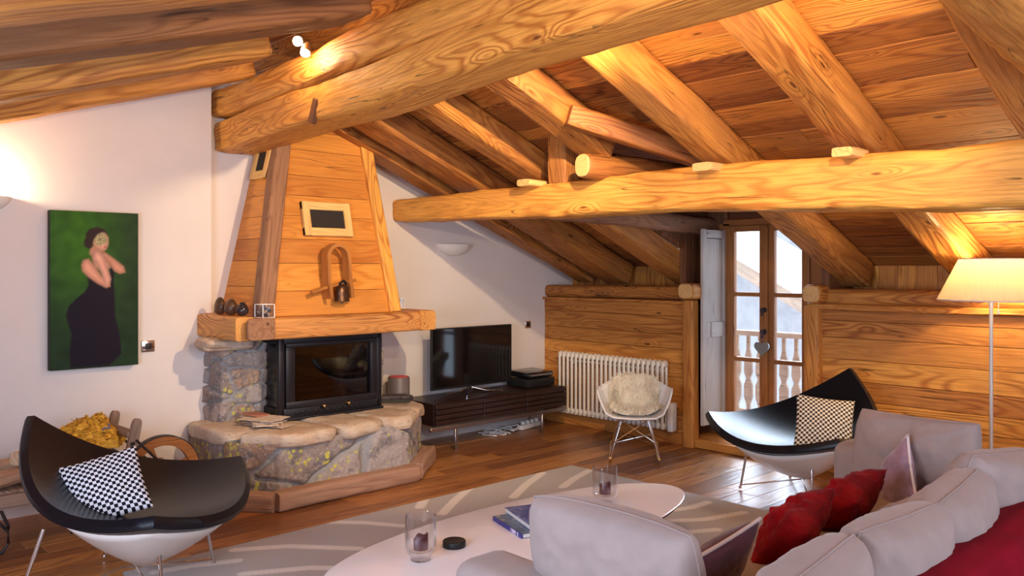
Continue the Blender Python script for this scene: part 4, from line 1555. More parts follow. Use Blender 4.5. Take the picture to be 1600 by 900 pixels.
def sconce(loc, label, power=0):
    r_ = thing('wall_sconce', loc, label, 'wall light')
    mb = MB()
    vs, fs = [], []
    n = 28
    rings = 10
    for j in range(rings + 1):
        t = j / rings * PI / 2
        for i in range(n + 1):
            a = PI * i / n
            vs.append((0.185 * math.cos(t) * math.cos(a), -0.12 * math.cos(t) * math.sin(a), -0.105 * math.sin(t)))
    for j in range(rings):
        for i in range(n):
            q = j * (n + 1) + i
            fs.append((q, q + 1, q + n + 2, q + n + 1))
    off = len(vs)
    mb.add(vs, fs)
    vs2 = [Vector(v) * 0.94 + Vector((0, -0.001, -0.0)) for v in vs]
    mb.add(vs2, [tuple(reversed(f)) for f in fs])
    rim = [(i, i + 1, off + i + 1, off + i) for i in range(n)]
    mb.f += rim
    mb.mi += [0] * len(rim)
    mb.build('bowl', M['lamp_white'], r_)
    if power:
        mb = MB()
        lathe(mb, [(0, 0), (0.02, 0.005), (0.024, 0.025), (0.016, 0.045), (0, 0.052)], (0, -0.045, -0.045), 16)
        mb.build('bulb', emit('sconce_bulb', (1.0, 0.82, 0.55), 30), r_)
        light('sconce_light', 'POINT', (loc[0], loc[1] - 0.065, loc[2] + 0.03), power, (1.0, 0.78, 0.48), 0.03)


sconce((-1.175, 0.0, 1.72), 'unlit half-bowl plaster wall light above the television')
sconce((-4.88, -0.12, 1.93), 'lit half-bowl plaster wall light at the left edge above the painting', 24)

# ridge spotlights
SPT = [((-3.49, -1.4, 2.84), (-0.6, -0.75, -0.35), 'lit swivel spotlight highest above the ridge logs'),
       ((-3.475, -1.46, 2.775), (-0.45, -0.5, -0.75), 'lit swivel spotlight just under the highest one on the ridge')]
for (p, d, lb) in SPT:
    r_ = thing('spotlight', p, lb, 'spotlight')
    d = Vector(d).normalized()
    F = frame(d)
    T3 = F @ Matrix(((0, 0, 1), (0, 1, 0), (-1, 0, 0)))
    mb = MB()
    lathe(mb, [(0.0, -0.06), (0.022, -0.058), (0.028, -0.03), (0.030, 0.03), (0.027, 0.03), (0.024, 0.012), (0, 0.012)], (0, 0, 0), 20, T3)
    mb.build('spot_head', M['steel'], r_)
    mb = MB()
    lathe(mb, [(0.0, 0.018), (0.023, 0.020), (0.0, 0.026)], (0, 0, 0), 20, T3)
    mb.build('bulb', emit('spot_bulb', (1.0, 0.84, 0.60), 60), r_)
    mb = MB()
    tube(mb, [Vector((0, 0, 0)), Vector((0.05, 0.02, -0.02)), Vector((0.10, 0.05, -0.04 if p[2] > 2.825000 else 0.0))], 0.006, 8)
    mb.build('bracket', M['chrome'], r_)
    light('spotlight_light', 'POINT', (Vector(p) + d * 0.06), 4.5, (1.0, 0.72, 0.40), 0.03)

# ------------------------------------------------------------------ television and its bench
tb = thing('media_bench', (-0.995, -0.27, 0), 'long low black-brown media bench with slatted drawer fronts and steel base', 'sideboard')
mb = MB()
box(mb, (0, 0.01, 0.31), (1.55, 0.44, 0.185), None, 0.003, 1, 0, 0.5)
mb.build('body', M['wenge'], tb, smooth=False)
for k in range(3):
    mb = MB()
    for j in range(4):
        box(mb, (-0.515 + 0.515 * k, -0.226, 0.245 + j * 0.044), (0.507, 0.022, 0.038), (R(-6), 0, 0), 0.002, 1, 0, 0.5 + 0.1 * ((j + k) % 3))
    mb.build('drawer', M['wenge'], tb, smooth=False)
mb = MB()
for yy in (-0.22, 0.20):
    box(mb, (-0.02, yy, 0.195), (1.60 if yy < 0 else 1.5, 0.02, 0.035), None, 0.003)
mb.build('base_rail', M['steel'], tb)
for (xx, yy) in ((-0.55, -0.22), (0.47, -0.22), (-0.76, 0.14), (0.66, 0.14)):
    mb = MB()
    box(mb, (xx, yy, 0.09), (0.030, 0.020, 0.18), None, 0.003)
    mb.build('leg', M['steel'], tb)
tv = thing('television', (-1.15, -0.24, 0.405), 'large flat black television on the dark media bench', 'television')
mb = MB()
box(mb, (0, 0, 0.325), (0.93, 0.022, 0.525), None, 0.005, 2)
box(mb, (0, 0.02, 0.28), (0.5, 0.03, 0.3), None, 0.01, 2)
mb.build('casing', M['matblack'], tv)
mb = MB()
box(mb, (0, -0.0118, 0.33), (0.905, 0.002, 0.495), None, 0)
mb.build('screen', M['screen'], tv, smooth=False)
mb = MB()
tube(mb, [(0.0, 0.03, 0.055), (-0.08, -0.05, 0.022), (-0.20, -0.16, 0.008)], [0.014, 0.009, 0.006], 10)
tube(mb, [(0.0, 0.03, 0.055), (0.10, -0.05, 0.022), (0.26, -0.10, 0.008)], [0.014, 0.009, 0.006], 10)
tube(mb, [(0.0, 0.03, 0.055), (-0.12, 0.03, 0.022), (-0.27, 0.04, 0.008)], [0.014, 0.009, 0.006], 10)
tube(mb, [(0.0, 0.03, 0.055), (0.10, 0.08, 0.022), (0.28, 0.10, 0.008)], [0.014, 0.009, 0.006], 10)
tube(mb, [(0, 0.03, 0.05), (0, 0.02, 0.10)], 0.018, 10)
mb.build('stand', M['chrome'], tv)
av = thing('set_top_box', (-0.43, -0.24, 0.405), 'glossy black receiver stacked on top of another black box on the bench', 'receiver')
mb = MB()
box(mb, (0, 0, 0.115), (0.34, 0.28, 0.05), (R(2), 0, 0), 0.018, 3)
mb.build('casing', M['black'], av)
mb = MB()
box(mb, (0.0, -0.142, 0.112), (0.30, 0.006, 0.018), None, 0.002, 2)
mb.build('front_strip', M['steel'], av)
av2 = thing('disc_player', (-0.43, -0.24, 0.403), 'black player box underneath the glossy receiver on the bench', 'player')
mb = MB()
box(mb, (0, 0, 0.042), (0.36, 0.28, 0.075), None, 0.006, 2)
mb.build('casing', M['matblack'], av2)
mb = MB()
box(mb, (0, -0.142, 0.042), (0.2, 0.004, 0.02), None, 0.001)
mb.build('front_window', M['black'], av2)
sp = thing('cylinder_speaker', (-1.90, -0.18, 0), 'grey cylinder with a red top between the hearth and the media bench', 'speaker')
mb = MB()
lathe(mb, [(0.0, 0), (0.085, 0.0), (0.09, 0.01), (0.09, 0.60), (0.084, 0.61), (0.080, 0.60), (0.078, 0.585), (0.0, 0.585)], (0, 0, 0), 40)
mb.build('body', M['speaker'], sp)
mb = MB()
lathe(mb, [(0.0, 0.586), (0.078, 0.586), (0.078, 0.614), (0.0, 0.616)], (0, 0, 0), 40)
mb.build('top_disc', M['redlight'], sp)
ps = thing('power_strip', (-0.42, -0.22, 0), 'white power strip with tangled cables under the media bench', 'power strip')
mb = MB()
box(mb, (0.0, 0, 0.025), (0.34, 0.06, 0.045), (0, 0, R(12)), 0.008, 2)
for k in range(4):
    box(mb, (-0.10 + k * 0.07, -0.01 + k * 0.012, 0.06), (0.035, 0.035, 0.035), (0, 0, R(12)), 0.006, 2)
mb.build('strip', M['white_plastic'], ps)
mb = MB()
rr = random.Random(4)
for k in range(6):
    p = [Vector((-0.15 - 0.02 * k, rr.uniform(-0.05, 0.05), 0.012))]
    for j in range(7):
        p.append(Vector((-0.2 - 0.06 * j + rr.uniform(-0.03, 0.03), rr.uniform(-0.12, 0.14), 0.010 + max(0, rr.uniform(-0.04, 0.05)))))
    sm = []
    for i in range(len(p) - 1):
        for q in range(5):
            t = q / 5
            a = p[max(0, i - 1)]
            b, c = p[i], p[i + 1]
            d = p[min(len(p) - 1, i + 2)]
            sm.append(0.5 * ((2 * b) + (c - a) * t + (2 * a - 5 * b + 4 * c - d) * t * t + (3 * b - a - 3 * c + d) * t ** 3))
    tube(mb, sm, 0.004, 6)
mb.build('cables', M['white_plastic'], ps)

# ------------------------------------------------------------------ radiator
ra = thing('radiator', (-0.075, -0.93, 0.125), 'cream column radiator on the boarded wall behind the furry rocking chair', 'radiator')
NC = 24
for k in range(NC):
    yy = 0.62 - k * (1.21 / (NC - 1))
    mb = MB()
    for xx in (-0.032, 0.022):
        tube(mb, [(xx, yy, 0.03), (xx, yy, 0.55)], 0.0125, 12, up=(1, 0, 0))
    for zz in (0.028, 0.552):
        pts = [(-0.032 - 0.0, yy, zz - (0.014 if zz < 0.1 else -0.014)), (-0.005, yy, zz - (0.022 if zz < 0.1 else -0.022)), (0.022, yy, zz - (0.014 if zz < 0.1 else -0.014))]
        tube(mb, pts, 0.016, 12)
        box(mb, (-0.005, yy, zz), (0.07, 0.040, 0.045), None, 0.015, 3)
    mb.build('column', M['radiator'], ra, angle=60)
mb = MB()
box(mb, (0.03, 0, 0.50), (0.03, 1.15, 0.02), None, 0.003)
box(mb, (0.045, 0.5, 0.50), (0.05, 0.03, 0.06), None, 0.003)
box(mb, (0.045, -0.5, 0.50), (0.05, 0.03, 0.06), None, 0.003)
mb.build('wall_bracket', M['radiator'], ra)
mb = MB()
box(mb, (0.0, -0.665, 0.11), (0.075, 0.055, 0.245), None, 0.012, 3)
mb.build('thermostat_box', M['white_plastic'], ra)

# ------------------------------------------------------------------ coconut-style shell chairs
def bez3(cp, a, b, c):
    """cubic Bezier triangle, cp keyed by exponents"""
    r_ = Vector()
    for (i, j, k), p in cp.items():
        co = 6 / (math.factorial(i) * math.factorial(j) * math.factorial(k))
        r_ += co * (a ** i) * (b ** j) * (c ** k) * Vector(p)
    return r_


def tri_surf(cp, n, offs=None):
    idx, vs = {}, []
    for i in range(n + 1):
        for j in range(n + 1 - i):
            a, b = i / n, j / n
            c = 1 - a - b
            p = bez3(cp, a, b, c)
            idx[(i, j)] = len(vs)
            vs.append(p)
    fs = []
    for i in range(n):
        for j in range(n - i):
            fs.append((idx[(i, j)], idx[(i + 1, j)], idx[(i, j + 1)]))
            if j < n - i - 1:
                fs.append((idx[(i + 1, j)], idx[(i + 1, j + 1)], idx[(i, j + 1)]))
    rim = [idx[(i, 0)] for i in range(n)] + [idx[(n - j, j)] for j in range(n)] + [idx[(0, n - j)] for j in range(n)]
    return vs, fs, rim


def shell_chair(name, loc, rotz, label):
    t = thing(name, loc, label, 'chair', 'black shell lounge chairs', (0, 0, rotz))
    H, A, B = Vector((0, 0.43, 0.80)), Vector((-0.54, -0.36, 0.49)), Vector((0.54, -0.36, 0.49))

    def edge(P, Q, out, drop):
        o = Vector(out)
        return P.lerp(Q, 1 / 3) + o - Vector((0, 0, drop)), P.lerp(Q, 2 / 3) + o - Vector((0, 0, drop))
    ha1, ha2 = edge(H, A, (-0.20, 0.14, 0), 0.17)
    hb1, hb2 = edge(H, B, (0.20, 0.14, 0), 0.17)
    ab1, ab2 = edge(A, B, (0, -0.20, 0), 0.14)
    cp = {(3, 0, 0): H, (0, 3, 0): A, (0, 0, 3): B, (2, 1, 0): ha1, (1, 2, 0): ha2, (2, 0, 1): hb1, (1, 0, 2): hb2, (0, 2, 1): ab1, (0, 1, 2): ab2,
          (1, 1, 1): Vector((0, 0.02, -0.02))}
    n = 26
    vs, fs, rim = tri_surf(cp, n)
    me_n = [Vector() for _ in vs]
    for f in fs:
        nn = (vs[f[1]] - vs[f[0]]).cross(vs[f[2]] - vs[f[0]])
        for i in f:
            me_n[i] += nn
    me_n = [q.normalized() for q in me_n]
    if me_n[len(vs) // 2].z < 0:
        me_n = [-q for q in me_n]
        fs = [tuple(reversed(f)) for f in fs]
    th = 0.052
    mb = MB()
    m = len(vs)
    low = [v - nn * th for v, nn in zip(vs, me_n)]
    # padded rim: a rounded extra loop between face and underside
    cen = sum(vs, Vector()) / m
    mid = [(vs[i] + low[i]) / 2 + (vs[i] - cen).normalized() * 0.014 for i in rim]
    allv = vs + low + mid
    f2 = list(fs) + [tuple(m + i for i in reversed(f)) for f in fs]
    k = len(rim)
    # orientation of the rim strip
    for q in range(k):
        a, b = rim[q], rim[(q + 1) % k]
        ma, mb2 = 2 * m + q, 2 * m + (q + 1) % k
        f2.append((a, ma, mb2, b))
        f2.append((ma, m + a, m + b, mb2))
    mb.add(allv, f2)
    o = mb.build('upholstery', M['black_leather'], t, angle=180)
    bm = bmesh.new()
    bm.from_mesh(o.data)
    bmesh.ops.recalc_face_normals(bm, faces=bm.faces)
    bm.to_mesh(o.data)
    bm.free()
    o.data.polygons.foreach_set('use_smooth', [True] * len(o.data.polygons))
    o.data.set_sharp_from_angle(angle=R(50))
    # white outer shell, tapering to a low point
    cp2 = {}
    for kx, p in cp.items():
        p = Vector(p)
        cp2[kx] = Vector((p.x * 0.93, (p.y) * 0.93, p.z - 0.075))
    cp2[(1, 1, 1)] = Vector((0, 0.02, -0.22))
    vs2, fs2, rim2 = tri_surf(cp2, n)
    mb = MB()
    idx2 = [(i / n, j / n) for i in range(n + 1) for j in range(n + 1 - i)]
    for q, (a_, b_) in enumerate(idx2):
        k_ = 3 * min(a_, b_, 1 - a_ - b_)
        vs2[q] = vs2[q] + Vector((0, -0.03 * k_, -0.14 * k_))
    mb.add(vs2, fs2)
    o = mb.build('outer_shell', M['white_shell'], t, angle=180)
    sol = o.modifiers.new('thick', 'SOLIDIFY')
    sol.thickness = 0.006
    sol.offset = 1
    # steel wire legs
    feet = [(-0.40, 0.30), (0.40, 0.30), (-0.30, -0.30), (0.30, -0.30)]
    tops = [(-0.30, 0.22, 0.36), (0.30, 0.22, 0.36), (-0.26, -0.26, 0.33), (0.26, -0.26, 0.33)]
    for fpt, tp in zip(feet, tops):
        mb = MB()
        tube(mb, [(fpt[0], fpt[1], 0.0), tp], 0.008, 10)
        lathe(mb, [(0, 0), (0.013, 0), (0.013, 0.008), (0, 0.012)], (fpt[0], fpt[1], 0), 12)
        mb.build('leg', M['chrome'], t)
    for (a, b) in ((0, 3), (1, 2)):
        mb = MB()
        p, q = Vector((*feet[a], 0.02)), Vector((*feet[b], 0.02))
        md = (p + q) / 2 + Vector((0, 0, 0.085))
        tube(mb, [p, md, q], 0.005, 8)
        mb.build('cross_rod', M['chrome'], t)
    mb = MB()
    tube(mb, [tops[2], (tops[2][0] + 0.05, -0.27, 0.27), (tops[3][0] - 0.05, -0.27, 0.27), tops[3]], 0.008, 10)
    mb.build('front_rod', M['chrome'], t)
    return t


aL = math.atan2(-0.686 * -1, -0.728)       # left chair: back towards the painting wall side
lc = shell_chair('shell_chair', (-4.57, -1.74, 0.012), math.atan2(0.686, -0.728) - PI / 2, 'black leather three-cornered shell chair with white underside in front of the wheelbarrow')
# ------------------------------------------------------------------ pillows
SEAM = 'seam'


def pillow(name, loc, rot, w, h, t, m, label, cat='cushion', group=None, pinch=0.05, ex=0.42, wr=0.012, seed=1, piping=None, n=40, back=None, sag=0.0, box_r=None):
    """local: x across, z up from the lower edge, front faces -y"""
    r_ = thing(name, loc, label, cat, group, rot)

    def P(u, v, s):
        a, b = u * 2 - 1, v * 2 - 1
        x = w / 2 * a * (1 - pinch * (1 - b * b))
        z = h / 2 * b * (1 - pinch * (1 - a * a))
        if box_r:
            q = max(abs(a), abs(b))
            x *= 1 - box_r * (abs(a) * abs(b)) ** 3
            z *= 1 - box_r * (abs(a) * abs(b)) ** 3
        prof = (max(0, (1 - a * a)) * max(0, (1 - b * b))) ** ex
        wri = wr * (nz(a * 2.3 + seed, b * 2.3, seed) * 1.2 + 0.5 * nz(a * 6, b * 6 + seed, seed)) * prof * (1 + s * 0.2)
        # radiating corner creases
        dcorner = math.hypot(1 - abs(a), 1 - abs(b))
        ang = math.atan2(1 - abs(b) + 1e-6, 1 - abs(a) + 1e-6)
        cre = wr * 0.7 * math.sin(ang * 14 + seed) * math.exp(-dcorner * 3.2) * min(1, dcorner * 6)
        y = s * (t / 2 * prof + wri + cre * prof ** 0.5)
        z -= sag * (1 - b * b) * 0
        z -= sag * (1 - a * a) * (b + 1) / 2
        return Vector((x, y, z + h / 2))
    mb = MB()
    wcf = lambda u, v: Vector((u * w, v * h, 0.003))
    grid(mb, lambda u, v: P(u, v, -1), n, n, wcf)
    grid(mb, lambda u, v: P(u, v, 1), n, n, wcf, flip=True, )
    if back:
        mb.mi = [0] * (n * n) + [1] * (n * n)
    o = mb.build('cover', [m, back] if back else m, r_, angle=180)
    bm = bmesh.new()
    bm.from_mesh(o.data)
    bmesh.ops.remove_doubles(bm, verts=bm.verts, dist=0.0004)
    bm.to_mesh(o.data)
    bm.free()
    if piping:
        pr_ = 0.0065
        if piping == SEAM:
            piping, pr_ = M['sofa'], 0.0022
        pts = [P(k / 30, 0, -1) for k in range(30)] + [P(1, k / 30, -1) for k in range(30)] + [P(1 - k / 30, 1, -1) for k in range(30)] + [P(0, 1 - k / 30, -1) for k in range(30)]
        mb = MB()
        tube(mb, pts, pr_, 8, closed=True)
        mb.build('piping', piping, r_)
    return r_


# the chequered cushions
rc_rot = math.atan2(0.728 * 0 + 0, 1)
# right-hand chair: back direction in plan
bx = 0.504 * 0.686 + 0.864 * 0.728
by = 0.504 * 0.728 - 0.864 * 0.686
rc = copy_tree(lc)
rc.location = (-0.70, -3.13, 0.012)
rc.rotation_euler = (0, 0, math.atan2(by, bx) - PI / 2)
rc['label'] = 'black leather three-cornered shell chair with white underside between the glazed door and the sofa'



def place_axes(o, centre, xv, zv, h):
    """turn a cushion so its width follows xv and its height zv; centre is the middle of the cushion"""
    xv, zv = Vector(xv).normalized(), Vector(zv)
    zv = (zv - xv * zv.dot(xv)).normalized()
    yv = zv.cross(xv)
    Rm = Matrix((xv, yv, zv)).transposed()
    o.rotation_euler = Rm.to_euler()
    o.location = Vector(centre) - zv * h / 2


def room(r, u, d):
    """right, up, away -> room axes of the seating group"""
    return Vector((0.7278 * r + 0.6858 * d, -0.6858 * r + 0.7278 * d, u))


c1 = pillow('chequered_cushion', (0, 0, 0), (0, 0, 0), 0.35, 0.34, 0.10, M['check_white'],
            'square cushion in small black and white checks in the shell chair by the hearth', 'cushion', None, 0.06, 0.5, 0.008, 3)
place_axes(c1, Vector((-5.93, -5.82, 0)) + room(-1.88, 0.49, 3.84), room(0.2685, 0.0665, 0.155), room(-0.1515, 0.2335, 0.155), 0.34)
c2 = pillow('chequered_cushion', (0, 0, 0), (0, 0, 0), 0.36, 0.38, 0.12, M['check_cream'],
            'square cushion in small black and cream checks in the shell chair by the glazed door', 'cushion', None, 0.06, 0.5, 0.008, 5)
place_axes(c2, Vector((-5.93, -5.82, 0)) + room(2.0, 0.50, 5.33), room(0.33, -0.03, -0.10), room(0.09, 0.32, 0.17), 0.38)

# ------------------------------------------------------------------ moulded rocking chair with sheepskin
rk = thing('rocking_armchair', (-0.67, -1.66, 0.0), 'white moulded armchair on wire and wood rockers before the radiator', 'chair', None, (0, 0, math.atan2(-0.63, -0.78) + PI / 2))
rk.scale = (0.93, 0.93, 0.93)
# local: faces -y
rimk = [(-90, 0.0, -0.30, 0.375), (-60, 0.17, -0.30, 0.385), (-42, 0.235, -0.26, 0.41), (-25, 0.285, -0.17, 0.50), (-12, 0.312, -0.09, 0.575), (8, 0.318, 0.02, 0.585), (28, 0.285, 0.13, 0.585),
        (48, 0.215, 0.235, 0.615), (70, 0.10, 0.295, 0.66), (90, 0.0, 0.305, 0.67)]


def rimp(deg):
    d = (deg + 90) % 360 - 90
    mir = 1
    if d > 90:
        d = 180 - d
        mir = -1
    for i in range(len(rimk) - 1):
        a, b = rimk[i], rimk[i + 1]
        if a[0] <= d <= b[0]:
            t = (d - a[0]) / (b[0] - a[0])
            t = t * t * (3 - 2 * t) * 0.5 + t * 0.5
            return Vector((mir * lerp(a[1], b[1], t), lerp(a[2], b[2], t), lerp(a[3], b[3], t)))
    return Vector((0, 0.3, 0.6))


def bowl(u, v):
    d = u * 360
    rp = rimp(d)
    r = v
    zb = 0.345
    k = 0.72
    xy = r ** 0.85
    z = lerp(zb, rp.z, r ** 3.6)
    return Vector((rp.x * xy, -0.0 + rp.y * xy, z + 0.012 * (1 - r)))


mb = MB()
grid(mb, bowl, 96, 20, closed_u=True)
o = mb.build('shell', M['white_plastic'], rk, angle=180)
bm = bmesh.new()
bm.from_mesh(o.data)
bmesh.ops.remove_doubles(bm, verts=bm.verts, dist=0.0005)
bmesh.ops.recalc_face_normals(bm, faces=bm.faces)
bm.to_mesh(o.data)
bm.free()
sol = o.modifiers.new('thick', 'SOLIDIFY')
sol.thickness = 0.010
sol.offset = 0
mb = MB()
tube(mb, [rimp(k * 4) for k in range(90)], 0.0085, 8, closed=True)
mb.build('rim', M['white_plastic'], rk, angle=180)
for sx in (-1, 1):
    mb = MB()
    pts = []
    for k in range(25):
        t = -1 + 2 * k / 24
        pts.append((sx * 0.20, t * 0.335 + 0.02, 0.010 + 0.045 * t * t))
    vs = []
    for i in range(len(pts) - 1):
        bar(mb, pts[i], Vector(pts[i + 1]) + (Vector(pts[i + 1]) - Vector(pts[i])) * 0.1, 0.022, 0.018, 0.004)
    mb.build('rocker', M['cutend'], rk)
    mb = MB()
    rt = lambda y: (sx * 0.20, y, 0.022 + 0.045 * ((y - 0.02) / 0.335) ** 2)
    tube(mb, [rt(-0.25), (sx * 0.12, -0.14, 0.345)], 0.006, 8)
    tube(mb, [rt(-0.25), (sx * 0.10, 0.02, 0.345)], 0.006, 8)
    tube(mb, [rt(0.25), (sx * 0.12, 0.15, 0.345)], 0.006, 8)
    tube(mb, [rt(0.25), (sx * 0.10, -0.02, 0.345)], 0.006, 8)
    tube(mb, [rt(-0.25), rt(0.25)], 0.005, 8)
    mb.build('wire_frame', M['chrome'], rk)
mb = MB()
tube(mb, [(-0.16, -0.20, 0.16), (0.16, 0.20, 0.16)], 0.005, 8)
tube(mb, [(0.16, -0.20, 0.16), (-0.16, 0.20, 0.16)], 0.005, 8)
tube(mb, [(-0.165, -0.195, 0.165), (0.12, -0.14, 0.345)], 0.005, 8)
tube(mb, [(0.165, -0.195, 0.165), (-0.12, -0.14, 0.345)], 0.005, 8)
tube(mb, [(-0.12, -0.14, 0.343), (0.12, -0.14, 0.343), (0.12, 0.15, 0.343), (-0.12, 0.15, 0.343)], 0.006, 8, closed=True)
mb.build('cross_wires', M['chrome'], rk)


def sheep(u, v):
    """lies on the seat and up over the chair back"""
    a = (u - 0.5) * 2
    wv = (0.205 + 0.022 * nz(v * 5, a * 2, 3)) * (1 - 0.08 * max(0, (v - 0.8) / 0.2) ** 2)
    x = a * wv
    if v < 0.42:
        t = v / 0.42
        y = -0.12 + 0.26 * t
        z = 0.378 + 0.06 * abs(a) ** 3
    elif v < 0.52:
        t = (v - 0.42) / 0.10
        y = 0.14 + 0.07 * t
        z = 0.375 + 0.06 * t
    elif v < 0.9:
        t = (v - 0.52) / 0.38
        y = 0.21 + 0.06 * t - 0.09 * abs(a) ** 2.4 * (1 - 0.3 * t)
        z = 0.435 + (0.245 - 0.035 * abs(a) ** 3) * t
    else:
        t = (v - 0.9) / 0.1
        y = 0.27 + 0.06 * t - 0.09 * abs(a) ** 2.4 * 0.7
        z = 0.68 - 0.035 * abs(a) ** 3 - 0.02 * t
    return Vector((x, y - 0.01, z))


skin = thing('sheepskin', (rk.location.x, rk.location.y, 0.0), 'cream long-haired sheepskin draped over the white rocking chair', 'sheepskin', None, rk.rotation_euler)
skin.scale = rk.scale
mb = MB()
grid(mb, lambda u, v: sheep(u, v), 20, 40)
sk_o = mb.build('hide', M['fur'], skin, angle=180)
mb = MB()
rr = random.Random(6)
for k in range(13000):
    u, v = rr.random(), rr.random()
    p = sheep(u, v)
    du, dv = sheep(min(1, u + 0.01), v) - sheep(max(0, u - 0.01), v), sheep(u, min(1, v + 0.01)) - sheep(u, max(0, v - 0.01))
    n_ = du.cross(dv)
    if n_.length < 1e-9:
        continue
    n_.normalize()
    if n_.z < 0 and v < 0.5 or (n_.y > 0 and v >= 0.5):
        n_ = -n_
    edge_o = Vector(((u - 0.5) * 1.2, 0, 0))
    dr_ = (n_ + Vector((0.8 * nz(u * 5, v * 7, 1), 0, -0.55 + 0.7 * nz(u * 5, v * 7, 4))) + edge_o * (abs(u - 0.5) * 2) ** 2 + Vector((rr.uniform(-0.3, 0.3), rr.uniform(-0.3, 0.3), rr.uniform(-0.3, 0.3)))).normalized()
    ln = rr.uniform(0.028, 0.058)
    s_ = n_.cross(dr_)
    if s_.length < 1e-6:
        s_ = Vector((1, 0, 0))
    s_.normalize()
    wq = rr.uniform(0.0016, 0.0034)
    m1 = p + dr_ * ln * 0.55
    m2 = p + dr_ * ln + Vector((0, 0, -ln * 0.35)) + s_ * rr.uniform(-0.006, 0.006)
    mb.add([p - s_ * wq, p + s_ * wq, m1 + s_ * wq, m1 - s_ * wq, m2], [(0, 1, 2, 3), (3, 2, 4)])
tag(mb.build('wool', M['fur'], skin, smooth=False), kind='stuff')

# ------------------------------------------------------------------ rug
strokes = [
    [(513, 819), (570, 820), (628, 825)], [(733, 766), (712, 784), (691, 806)], [(847, 742), (822, 760), (802, 780)],
    [(663, 783), (656, 796)], [(924, 736), (898, 750), (879, 764)], [(1105, 788), (1080, 796), (1054, 800)], [(1162, 804), (1100, 815), (1015, 818)],
    [(1120, 831), (1060, 836), (1000, 838)], [(243, 898), (300, 888), (370, 880)], [(366, 863), (450, 857), (560, 861)],
    [(380, 901), (485, 891), (530, 892)]]


def unproj(u, v):
    a, b = (u - 800) / 1300, -(v - 420) / 1300
    rx, ry = 0.6858 + a * 0.7278, 0.7278 - a * 0.6858
    t = -1.5 / b
    return (-5.93 + rx * t, -5.82 + ry * t)


# pale arcs woven into the rug (plan coordinates)
arcs = [[unproj(*q) for q in s] for s in strokes]


def rug_col(x, y):
    d = 9
    for pl in arcs:
        for i in range(len(pl) - 1):
            (x1, y1), (x2, y2) = pl[i], pl[i + 1]
            dx, dy = x2 - x1, y2 - y1
            t = max(0, min(1, ((x - x1) * dx + (y - y1) * dy) / (dx * dx + dy * dy)))
            d = min(d, math.hypot(x - x1 - t * dx, y - y1 - t * dy))
    a = min(1, max(0, (0.034 - d) / 0.006))
    n_ = 0.5 + 0.5 * nz(x * 3, y * 3)
    base = Vector((0.50, 0.455, 0.43)).lerp(Vector((0.43, 0.40, 0.39)), n_)
    return tuple(base.lerp(Vector((0.78, 0.73, 0.68)), a))


RX0, RX1, RY0, RY1 = -4.52, -1.28, -3.95, -1.54
mb = MB()
grid(mb, lambda u, v: Vector((lerp(RX0, RX1, u), lerp(RY0, RY1, v), 0.013)), 270, 200, colf=lambda u, v: rug_col(lerp(RX0, RX1, u), lerp(RY0, RY1, v)))
bnd = [(RX0, RY0), (RX1, RY0), (RX1, RY1), (RX0, RY1)]
vs = [(p[0], p[1], 0.013) for p in bnd] + [(p[0], p[1], 0.001) for p in bnd]
mb.add(vs, [(0, 1, 5, 4), (1, 2, 6, 5), (2, 3, 7, 6), (3, 0, 4, 7), (4, 5, 6, 7)], col=[(0.36, 0.32, 0.29)] * 8)
tag(mb.build('rug', vcol_mat('rug_pile', rough=0.95, bmp=0.5, nscale=300, spec=0.05, sheen=0.2), colors=True, smooth=False),
    'large grey-beige rug with pale curved strokes under the white oval table', 'rug')

# ------------------------------------------------------------------ long elliptical coffee table
ct = thing('coffee_table', (-3.09, -2.95, 0.013), 'long white elliptical low table on wire bases over the rug', 'table')
mb = MB()


def ell(k, n, rx, ry):
    t = 2 * PI * k / n
    return (rx * math.cos(t), ry * math.sin(t))


n = 120
prof = [(0.0, 0.237), (0.985, 0.237), (0.995, 0.236), (1.0, 0.2345), (1.0, 0.2335)]
vs = []
for (f_, z) in prof:
    for k in range(n):
        e = ell(k, n, 1.13, 0.395)
        vs.append((e[0] * max(f_, 0.001), e[1] * max(f_, 0.001), z))
fs = [(j * n + k, j * n + n + k, j * n + n + (k + 1) % n, j * n + (k + 1) % n) for j in range(len(prof) - 1) for k in range(n)]
mb.add(vs, [tuple(reversed(f)) for f in fs])
ttop = mb.build('tabletop', M['table_top'], ct, angle=60)
mb = MB()
prof = [(1.0, 0.2335), (0.975, 0.216), (0.0, 0.216)]
vs = []
for (f_, z) in prof:
    for k in range(n):
        e = ell(k, n, 1.13, 0.395)
        vs.append((e[0] * max(f_, 0.001), e[1] * max(f_, 0.001), z))
fs = [(j * n + k, j * n + n + k, j * n + n + (k + 1) % n, j * n + (k + 1) % n) for j in range(2) for k in range(n)]
mb.add(vs, [tuple(reversed(f)) for f in fs])
mb.build('bevelled_edge', M['table_edge'], ct, angle=40)
for sx in (-1, 1):
    mb = MB()
    c = sx * 0.62
    for yy in (-0.2, 0.2):
        tube(mb, [(c - 0.13, yy, 0.214), (c - 0.13, yy, 0.02), (c - 0.12, yy, 0.008), (c + 0.12, yy, 0.008), (c + 0.13, yy, 0.02), (c + 0.13, yy, 0.214)], 0.005, 8)
    for xx in (-0.13, 0.13):
        tube(mb, [(c + xx, -0.2, 0.12), (c + xx, 0.2, 0.12)], 0.004, 8)
        tube(mb, [(c + xx, -0.2, 0.21), (c + xx, 0.2, 0.02)], 0.004, 8)
    mb.build('wire_base', M['chrome'], ct)

TZ = 0.013 + 0.2372


